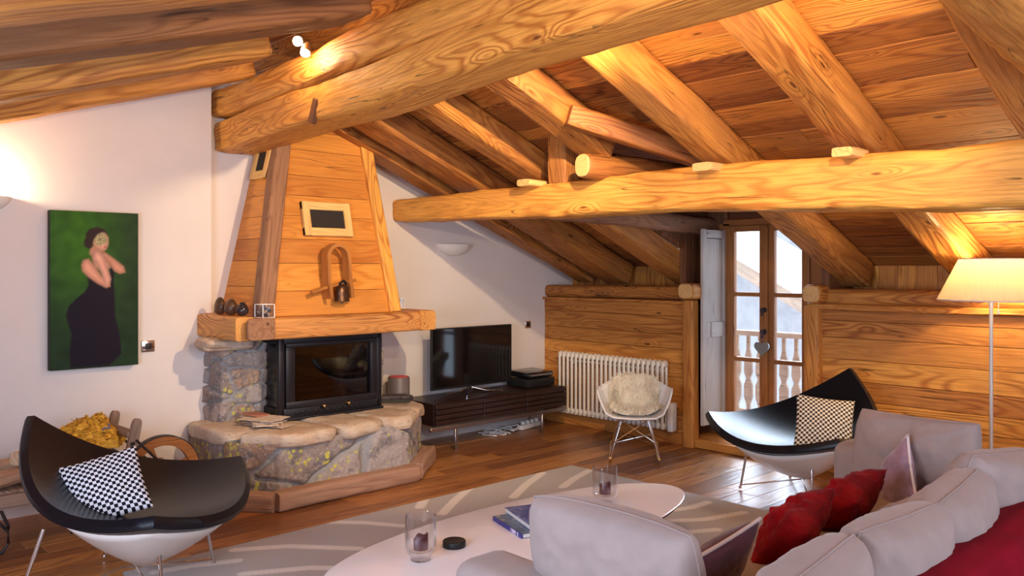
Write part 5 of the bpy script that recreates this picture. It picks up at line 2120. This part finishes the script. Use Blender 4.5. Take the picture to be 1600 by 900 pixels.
def tumbler(x, y, label, s, sd):
    r_ = thing('candle_glass', (x, y, TZ), label, 'candle holder')
    mb = MB()
    pr = [(0.0, 0.0), (0.040, 0.0), (0.044, 0.003), (0.043, 0.014), (0.046, 0.026), (0.060, 0.038), (0.066, 0.055), (0.067, 0.10), (0.066, 0.19), (0.0655, 0.192),
          (0.0635, 0.191), (0.0625, 0.10), (0.061, 0.058), (0.055, 0.045), (0.030, 0.034), (0.0, 0.032)]
    lathe(mb, [(a * s, b * s) for a, b in pr], (0, 0, 0), 48)
    mb.build('glass', M['tumbler'], r_, angle=50)
    c_ = thing('candle', (x + 0.002, y, TZ + 0.046 * s), 'dark red candle stub burnt down unevenly, ' + ('left glass' if sd == 1 else 'far table end'), 'candle')
    mb = MB()
    vs, fs = [], []
    m_ = 32
    rows_ = [(1.0, 0.0), (1.0, 0.35), (0.99, 0.7), (0.97, 0.95), (0.90, 1.0), (0.72, 0.94), (0.4, 0.80), (0.0, 0.78)]
    for (rr_, zz) in rows_:
        for k in range(m_):
            a = 2 * PI * k / m_
            hgt = 0.058 + 0.016 * nz(math.cos(a) * 1.5 + sd, math.sin(a) * 1.5, sd) + 0.01 * math.cos(a + sd)
            q = 0.031 * (1 + 0.05 * nz(math.cos(a) * 3, math.sin(a) * 3, zz * 2 + sd))
            vs.append((rr_ * q * math.cos(a), rr_ * q * math.sin(a), zz * hgt))
    for j in range(len(rows_) - 1):
        for k in range(m_):
            fs.append((j * m_ + k, j * m_ + (k + 1) % m_, j * m_ + m_ + (k + 1) % m_, j * m_ + m_ + k))
    fs.append(tuple(reversed(range(m_))))
    mb.add(vs, fs)
    mb.build('wax', M['candle'], c_, angle=60)
    mb = MB()
    tube(mb, [(0, 0, 0.04), (0.001, 0, 0.056)], 0.001, 6)
    mb.build('wick', M['matblack'], c_)


tumbler(-3.765, -2.95, 'clear glass tumbler holding a red candle, left of the black lid', 1.0, 1)
tumbler(-2.515, -2.92, 'clear glass tumbler holding a red candle at the far end of the white table', 1.0, 2)
lid = thing('black_lid', (-3.55, -2.915, TZ), 'round black lid on the white table beside a candle glass', 'lid')
mb = MB()
lathe(mb, [(0, 0), (0.050, 0.0), (0.052, 0.003), (0.052, 0.025), (0.050, 0.028), (0.047, 0.0285), (0.045, 0.0270), (0, 0.0270)], (0, 0, 0), 48)
mb.build('disc', M['matblack'], lid)


def cover_mat(name, kind):
    m, nt, b = mat(name)
    at = N(nt, 'Attribute', attribute_name='wc').outputs['Vector']
    n1 = noise_n(nt, at, 9, 4, 0.6, 0.6)
    n2 = noise_n(nt, at, 28, 3, 0.6)
    if kind == 1:
        c = mixc(nt, ramp(nt, n1, 0.40, 0.60), (0.03, 0.05, 0.24), (0.16, 0.20, 0.42))
        c = mixc(nt, ramp(nt, n2, 0.60, 0.68), c, (0.55, 0.58, 0.70))
    else:
        c = mixc(nt, ramp(nt, n1, 0.35, 0.65), (0.04, 0.08, 0.20), (0.14, 0.22, 0.30))
        c = mixc(nt, ramp(nt, n2, 0.60, 0.66), c, (0.50, 0.42, 0.34))
    L(nt, c, b.inputs['Base Color'])
    b.inputs['Roughness'].default_value = 0.3
    return m


def book(loc, rot, w, l, t, m, label, page=(0.75, 0.70, 0.64), spine=(0.03, 0.03, 0.22)):
    r_ = thing('book', loc, label, 'book', None, (0, 0, rot))
    mb = MB()
    for z in (0.0012, t - 0.0012):
        box(mb, (0, 0, z), (w, l, 0.0024), None, 0.0008)
    mb.build('cover', m, r_, smooth=False)
    mb = MB()
    box(mb, (-w / 2 + 0.001, 0, t / 2), (0.004, l, t), None, 0.001)
    sp_ = mb.build('spine', plain('spine_' + str(abs(hash(label)) % 99), spine, 0.35), r_, smooth=False)
    mb = MB()
    box(mb, (0.002, 0, t / 2), (w - 0.010, l - 0.008, t - 0.005), None, 0)
    mb.build('pages', plain('page_block', page, 0.8), r_, smooth=False)
    return r_


b1 = book((-3.11, -2.93, TZ), R(-17), 0.21, 0.32, 0.022, cover_mat('book_cover_lower', 2), 'blue paperback lying under another book on the white table')
mb = MB()   # pale bands on the spine and a white squiggle on the cover
for (yy, ll, cc) in ((-0.115, 0.012, 0), (-0.075, 0.04, 0), (-0.045, 0.006, 0)):
    box(mb, (-0.1055, yy, 0.011), (0.002, ll, 0.018), None, 0)
mb.build('spine_marks', plain('spine_marks', (0.65, 0.55, 0.70), 0.5), b1, smooth=False)
book((-3.04, -2.92, TZ + 0.022), R(-21) + PI, 0.20, 0.31, 0.024, cover_mat('book_cover_upper', 1), 'hardback with a blue mountain cover lying on top of the paperback')

# ------------------------------------------------------------------ sofa
so = thing('sofa', (-3.0, -4.45, 0.0), 'large taupe sofa seen from behind with loose cushions on the right', 'sofa')


def rb(mb, c, d, r, rot=None):
    box(mb, c, d, rot, r, 4)


SX0, SX1 = -1.31, 1.45      # local x limits
mb = MB()
rb(mb, ((SX0 + SX1) / 2, 0.0, 0.20), (SX1 - SX0 - 0.02, 1.10, 0.24), 0.03)
mb.build('base', M['sofa'], so)
mb = MB()
rb(mb, ((SX0 + SX1) / 2, -0.50, 0.36), (SX1 - SX0, 0.20, 0.56), 0.05)
mb.build('backrest', M['sofa'], so)
for sx in (SX0 + 0.11, SX1 - 0.11):
    mb = MB()
    rb(mb, (sx, 0.05, 0.33), (0.22, 1.18, 0.55), 0.06)
    mb.build('armrest', M['sofa'], so)
for sx in (-0.50, 0.64):
    mb = MB()
    grid(mb, lambda u, v: Vector(((u - 0.5) * 1.13 + sx, (v - 0.5) * 0.88 + 0.08, 0.36 + 0.08 * ((1 - (2 * u - 1) ** 6) * (1 - (2 * v - 1) ** 6)) ** 0.4 + 0.006 * nz(u * 6, v * 5))), 40, 30)
    mb.build('seat_cushion', M['sofa'], so, angle=180)
for (xx, yy) in ((SX0 + 0.12, 0.48), (SX1 - 0.12, 0.48), (SX0 + 0.12, -0.48), (SX1 - 0.12, -0.48)):
    mb = MB()
    lathe(mb, [(0, 0), (0.02, 0), (0.026, 0.085), (0, 0.085)], (xx, yy, 0.0), 16)
    mb.build('foot', M['darkwood'], so)
# four back cushions seen from behind and above
CW = 0.56
for i, (xx, lb) in enumerate(((-4.02, 'taupe back cushion nearest the viewer, lowest in the picture'), (-3.49, 'taupe back cushion second along the sofa back from the viewer'),
                              (-2.99, 'taupe back cushion third along the sofa back from the viewer'), (-2.50, 'taupe back cushion at the far end of the sofa back by the lamp'))):
    pillow('back_cushion', (xx, -4.76 + 0.01 * i, 0.38 + (0.03 if i == 3 else 0)), (R(14), R((-3, 2, -2, 5)[i]), R((4, -2, 5, -8)[i])), 0.56, 0.44, 0.26, M['sofa'], lb, 'cushion', 'taupe sofa back cushions', 0.0, 0.31, 0.014, 11 + i, SEAM, sag=0.02, box_r=0.08)
# two tall cushions leaning on the arms
pillow('side_cushion', (-4.07, -4.32, 0.42), (R(-13), 0, R(92)), 0.57, 0.42, 0.20, M['sofa'], 'big taupe cushion standing at the near arm in front of the table', 'cushion', None, 0.0, 0.30, 0.012, 21, SEAM, sag=-0.012, box_r=0.05)
pillow('side_cushion', (-1.88, -4.25, 0.40), (R(14), 0, R(88)), 0.58, 0.42, 0.19, M['sofa'], 'big taupe cushion leaning on the far sofa arm by the shell chair', 'cushion', None, 0.0, 0.30, 0.012, 23, SEAM, sag=0.02, box_r=0.06)
# small taupe cushions on the seat
pillow('small_cushion', (-2.75, -4.38, 0.43), (R(55), 0, R(12)), 0.46, 0.30, 0.13, M['sofa'], 'small flat taupe cushion lying on the seat beside the crimson pair', 'cushion', None, 0.0, 0.4, 0.012, 25, box_r=0.1)
pillow('small_cushion', (-2.05, -4.42, 0.43), (R(50), 0, R(-5)), 0.42, 0.28, 0.12, M['sofa'], 'small flat taupe cushion lying below the far mauve cushion', 'cushion', None, 0.0, 0.4, 0.012, 26, box_r=0.1)
# mauve cushions with pale piping
pillow('velvet_cushion', (-3.60, -4.22, 0.385), (R(28), R(-4), R(3)), 0.46, 0.285, 0.14, M['purple'], 'dark mauve velvet cushion with pale piping beside the near big cushion', 'cushion', None, 0.07, 0.5, 0.010, 31, M['piping'])
pillow('velvet_cushion', (-2.10, -4.29, 0.385), (R(22), R(46), R(58)), 0.34, 0.34, 0.12, M['purple_front'], 'shiny mauve velvet cushion with pale piping tilted against the far big cushion', 'cushion', None, 0.07, 0.5, 0.010, 33, M['piping'])


def fuzzy(loc, rot, label, seed):
    r_ = pillow('crimson_cushion', loc, rot, 0.44, 0.285, 0.17, M['red'], label, 'cushion', None, 0.13, 0.5, 0.022, seed)
    rr = random.Random(seed)
    mb = MB()
    for k in range(420):
        u = rr.random()
        if rr.random() < 0.5:
            p = Vector(((u - 0.5) * 0.38, rr.uniform(-0.004, 0.004), 0.285 - 0.0185 * (1 - (2 * u - 1) ** 2)))
            d = Vector((rr.uniform(-0.6, 0.2), rr.uniform(-0.4, 0.4), 1))
        else:
            p = Vector((-0.20 + 0.026 * (1 - (2 * u - 1) ** 2), rr.uniform(-0.004, 0.004), 0.285 * u))
            d = Vector((-1, rr.uniform(-0.4, 0.4), rr.uniform(-0.1, 0.8)))
        d.normalize()
        s_ = d.cross(Vector((0, 1, 0))).normalized() * 0.0012
        ln = rr.uniform(0.008, 0.024)
        mb.add([p - s_, p + s_, p + d * ln], [(0, 1, 2)])
    tag(mb.build('fringe', M['red'], r_, smooth=False), kind='stuff')


fuzzy((-3.05, -4.17, 0.44), (R(50), R(-9), R(14)), 'crimson plush cushion with a fringed edge, nearer of the red pair', 41)
fuzzy((-2.53, -4.13, 0.44), (R(52), R(-7), R(8)), 'crimson plush cushion farther along, in front of the shiny mauve one', 43)
# crimson throw over the back of the sofa
mb = MB()


def throw(u, v):
    x = lerp(-4.33, -2.35, u)
    prof = [(-4.80, 0.50), (-4.83, 0.60), (-4.88, 0.655), (-4.95, 0.665), (-5.02, 0.655), (-5.075, 0.60), (-5.085, 0.45), (-5.10, 0.18)]
    t = v * (len(prof) - 1)
    i = min(int(t), len(prof) - 2)
    f = t - i
    y, z = lerp(prof[i][0], prof[i + 1][0], f), lerp(prof[i][1], prof[i + 1][1], f)
    w_ = 0.010 * nz(x * 3, v * 2) + 0.006 * nz(x * 9, v * 3)
    return Vector((x + 0.02 * nz(v * 4, 3), y - w_ * (v > 0.4), z + w_ * 0.8 + 0.004))


grid(mb, throw, 90, 50)
o = mb.build('red_throw', M['throw'], angle=180)
sol = o.modifiers.new('thick', 'SOLIDIFY')
sol.thickness = 0.012
sol.offset = 0
tag(o, 'plain crimson blanket folded over the back of the sofa', 'blanket')

# ------------------------------------------------------------------ floor lamp
fl = thing('floor_lamp', (-0.32, -4.13, 0.0), 'tall floor lamp with a pleated cream shade behind the sofa', 'lamp')
mb = MB()
lathe(mb, [(0, 0), (0.15, 0), (0.15, 0.012), (0.02, 0.022), (0, 0.022)], (0, 0, 0), 40)
mb.build('base', M['steel'], fl)
mb = MB()
lathe(mb, [(0.011, 0.02), (0.011, 1.26), (0.016, 1.29), (0.017, 1.34), (0.012, 1.40), (0, 1.40)], (0, 0, 0), 16)
mb.build('pole', plain('lamp_pole', (0.70, 0.68, 0.66), 0.35, metal=0.3), fl)
mb = MB()
NP = 150


def shade(u, v):
    a = 2 * PI * u
    r = lerp(0.295, 0.175, v)
    r *= 1 + 0.006 * (1 if (round(u * NP * 2) % 2) else -1)
    return Vector((r * math.cos(a), r * math.sin(a), lerp(1.31, 1.56, v)))


grid(mb, shade, NP * 2, 6, closed_u=True)
shd = mb.build('lamp_shade', M['shade'], fl, smooth=False)
for (zz, rr_) in ((1.31, 0.295), (1.56, 0.175)):
    mb = MB()
    tube(mb, [(rr_ * math.cos(2 * PI * k / 60), rr_ * math.sin(2 * PI * k / 60), zz) for k in range(60)], 0.004, 6, closed=True)
    mb.build('hem', M['piping'], shd)
mb = MB()
tube(mb, [(0.035, -0.03, 1.36), (0.035, -0.03, 1.24)], 0.0025, 6)
lathe(mb, [(0, 0), (0.007, 0.002), (0.007, 0.02), (0, 0.024)], (0.035, -0.03, 1.222), 10)
mb.build('pull_cord', M['white_plastic'], fl)
mb = MB()
lathe(mb, [(0, 1.40), (0.018, 1.405), (0.032, 1.44), (0.030, 1.47), (0.015, 1.495), (0, 1.50)], (0, 0, 0), 20)
mb.build('bulb', emit('lamp_bulb', (1.0, 0.80, 0.50), 24), fl)
light('floor_lamp_light', 'POINT', (-0.32, -4.13, 1.53), 24, (1.0, 0.74, 0.38), 0.03)

# ------------------------------------------------------------------ wheelbarrow full of firewood
wb_ = thing('wheelbarrow', (-4.42, -0.55, 0.0), 'old wooden wheelbarrow with iron fittings standing behind the left shell chair', 'wheelbarrow')
# local x runs from the handles (-) to the wheel (+)
mb = MB()
log(mb, (-0.75, 0.22, 0.27), (0.50, 0.10, 0.26), 0.05, 0.07, n=6, seed=101, amp=0.03, tone=0.6)
mb.build('side_beam', M['oldwood'], wb_)
mb = MB()
log(mb, (-0.75, -0.26, 0.27), (0.50, -0.12, 0.26), 0.05, 0.07, n=6, seed=102, amp=0.03, tone=0.6)
mb.build('side_beam', M['oldwood'], wb_)
for k in range(6):
    mb = MB()
    bar(mb, (-0.55 + 0.14 * k, -0.24, 0.315), (-0.55 + 0.14 * k, 0.20, 0.315), 0.12, 0.02, 0.004, tone=0.4 + 0.1 * (k % 3))
    mb.build('floor_slat', M['oldwood'], wb_)
for yy, lean in ((0.17, 0), (-0.20, 0)):
    mb = MB()
    log(mb, (0.16, yy, 0.26), (0.24, yy, 0.62), 0.055, 0.045, n=4.5, seed=105 + yy, amp=0.03, up=(0, 1, 0), tone=0.4, endr=3)
    mb.build('front_upright', M['oldwood'], wb_)
mb = MB()
log(mb, (0.205, -0.20, 0.53), (0.205, 0.17, 0.53), 0.05, 0.05, n=2.3, seed=107, amp=0.02, tone=0.75)
log(mb, (0.17, -0.20, 0.38), (0.17, 0.17, 0.38), 0.045, 0.045, n=2.3, seed=108, amp=0.02, tone=0.65)
mb.build('front_bar', M['oldwood'], wb_)
mb = MB()
for yy in (0.16, -0.225):
    tube(mb, [(0.225, yy, 0.50), (0.46, yy * 0.75, 0.25)], 0.008, 8)
    tube(mb, [(0.20, yy, 0.40), (0.36, yy * 0.75, 0.27)], 0.008, 8)
tube(mb, [(0.205, -0.235, 0.49), (0.205, -0.235, 0.46)], 0.012, 8)
mb.build('iron_stay', M['rust'], wb_)
wh = []
mb = MB()
WR = 0.225
c = Vector((0.455, -0.01, WR + 0.008))
for k in range(48):
    pass
prof = [(WR, -0.025), (WR, 0.025), (WR - 0.055, 0.022), (WR - 0.055, -0.022), (WR, -0.025)]
T = Euler((R(90), 0, 0)).to_matrix()
lathe(mb, prof, c, 48, T, cap=False)
for k in range(4):
    a = PI / 4 + 2 * PI * k / 4 - PI / 8
    d = Vector((math.cos(a), 0, math.sin(a)))
    bar(mb, c + d * 0.02, c + d * (WR - 0.05), 0.022, 0.02, 0.003, up=(0, 1, 0))
lathe(mb, [(0, -0.04), (0.03, -0.04), (0.035, 0), (0.03, 0.04), (0, 0.04)], c, 20, T)
mb.f = mb.f
whl = mb.build('wheel', M['doorwood'], wb_)
mb = MB()
lathe(mb, [(WR + 0.001, -0.024), (WR + 0.007, -0.024), (WR + 0.007, 0.024), (WR + 0.001, 0.024), (WR + 0.001, -0.024)], c, 48, T, cap=False)
mb.build('iron_tyre', M['rust'], whl)
for yy in (0.22, -0.28):
    mb = MB()
    tube(mb, [(-0.52, yy, 0.24), (-0.47, yy - 0.0, 0.23), (-0.44, yy, 0.15), (-0.44, yy, 0.06), (-0.47, yy, 0.015), (-0.53, yy, 0.008)], 0.009, 8)
    tube(mb, [(-0.56, yy, 0.24), (-0.50, yy, 0.20), (-0.44, yy, 0.12)], 0.008, 8)
    mb.build('iron_leg', M['rust'], wb_)
fw = [((-4.98, -0.80, 0.385), (-4.66, -0.62, 0.375), 0.10, 'split log lying lowest at the barrow handles'),
      ((-4.97, -0.58, 0.385), (-4.62, -0.44, 0.385), 0.11, 'pale squared log in the barrow below the wall socket'),
      ((-4.72, -0.85, 0.385), (-4.40, -0.70, 0.38), 0.09, 'thin split log at the near side of the barrow'),
      ((-4.55, -0.60, 0.39), (-4.30, -0.42, 0.40), 0.11, 'split log under the orange netting'),
      ((-4.80, -0.70, 0.47), (-4.52, -0.50, 0.47), 0.09, 'split log on top of the barrow load')]
for i, (a, b, w_, lb) in enumerate(fw):
    mb = MB()
    log(mb, a, b, w_, w_ * 0.8, n=3 + i % 3, seed=120 + i, amp=0.06, tone=0.35 + 0.12 * i)
    tag(mb.build('firewood_log', M['firewood']), lb, 'firewood', 'firewood in the barrow')
on = thing('orange_netting', (-4.38, -0.55, 0.46), 'crumpled orange netting heaped on the firewood in the barrow', 'netting')
mb = MB()


def heap(u, v):
    a = 2 * PI * u
    t = v * PI / 2
    q = 1 + 0.25 * nz(math.cos(a) * 2, math.sin(a) * 2, v * 3) + 0.10 * nz(math.cos(a) * 5, math.sin(a) * 5, v * 6)
    return Vector((0.19 * math.cos(t) * math.cos(a) * q, 0.14 * math.cos(t) * math.sin(a) * q, 0.15 * math.sin(t) * q - 0.01 + 0.008 * nz(u * 20, v * 9)))


grid(mb, heap, 80, 30, closed_u=True)
rr = random.Random(12)
for k in range(150):
    a = rr.uniform(0, 6.28)
    v = rr.uniform(0.1, 0.95)
    pts = []
    for j in range(8):
        pts.append(heap((a / 6.28 + j * 0.02 * rr.uniform(0.5, 1.5)) % 1, min(0.97, max(0.02, v + rr.uniform(-0.07, 0.07)))) + Vector((0, 0, rr.uniform(0.0, 0.018))))
    tube(mb, pts, 0.0028, 5)
mb.build('net', M['orange_net'], on, angle=180)
mb = MB()
tube(mb, [heap(0.80, 0.5) * 1.06, heap(0.82, 0.55) * 1.1, heap(0.85, 0.5) * 1.08, heap(0.86, 0.6) * 1.1], 0.004, 6)
mb.build('blue_cord', M['blue_net'], on)
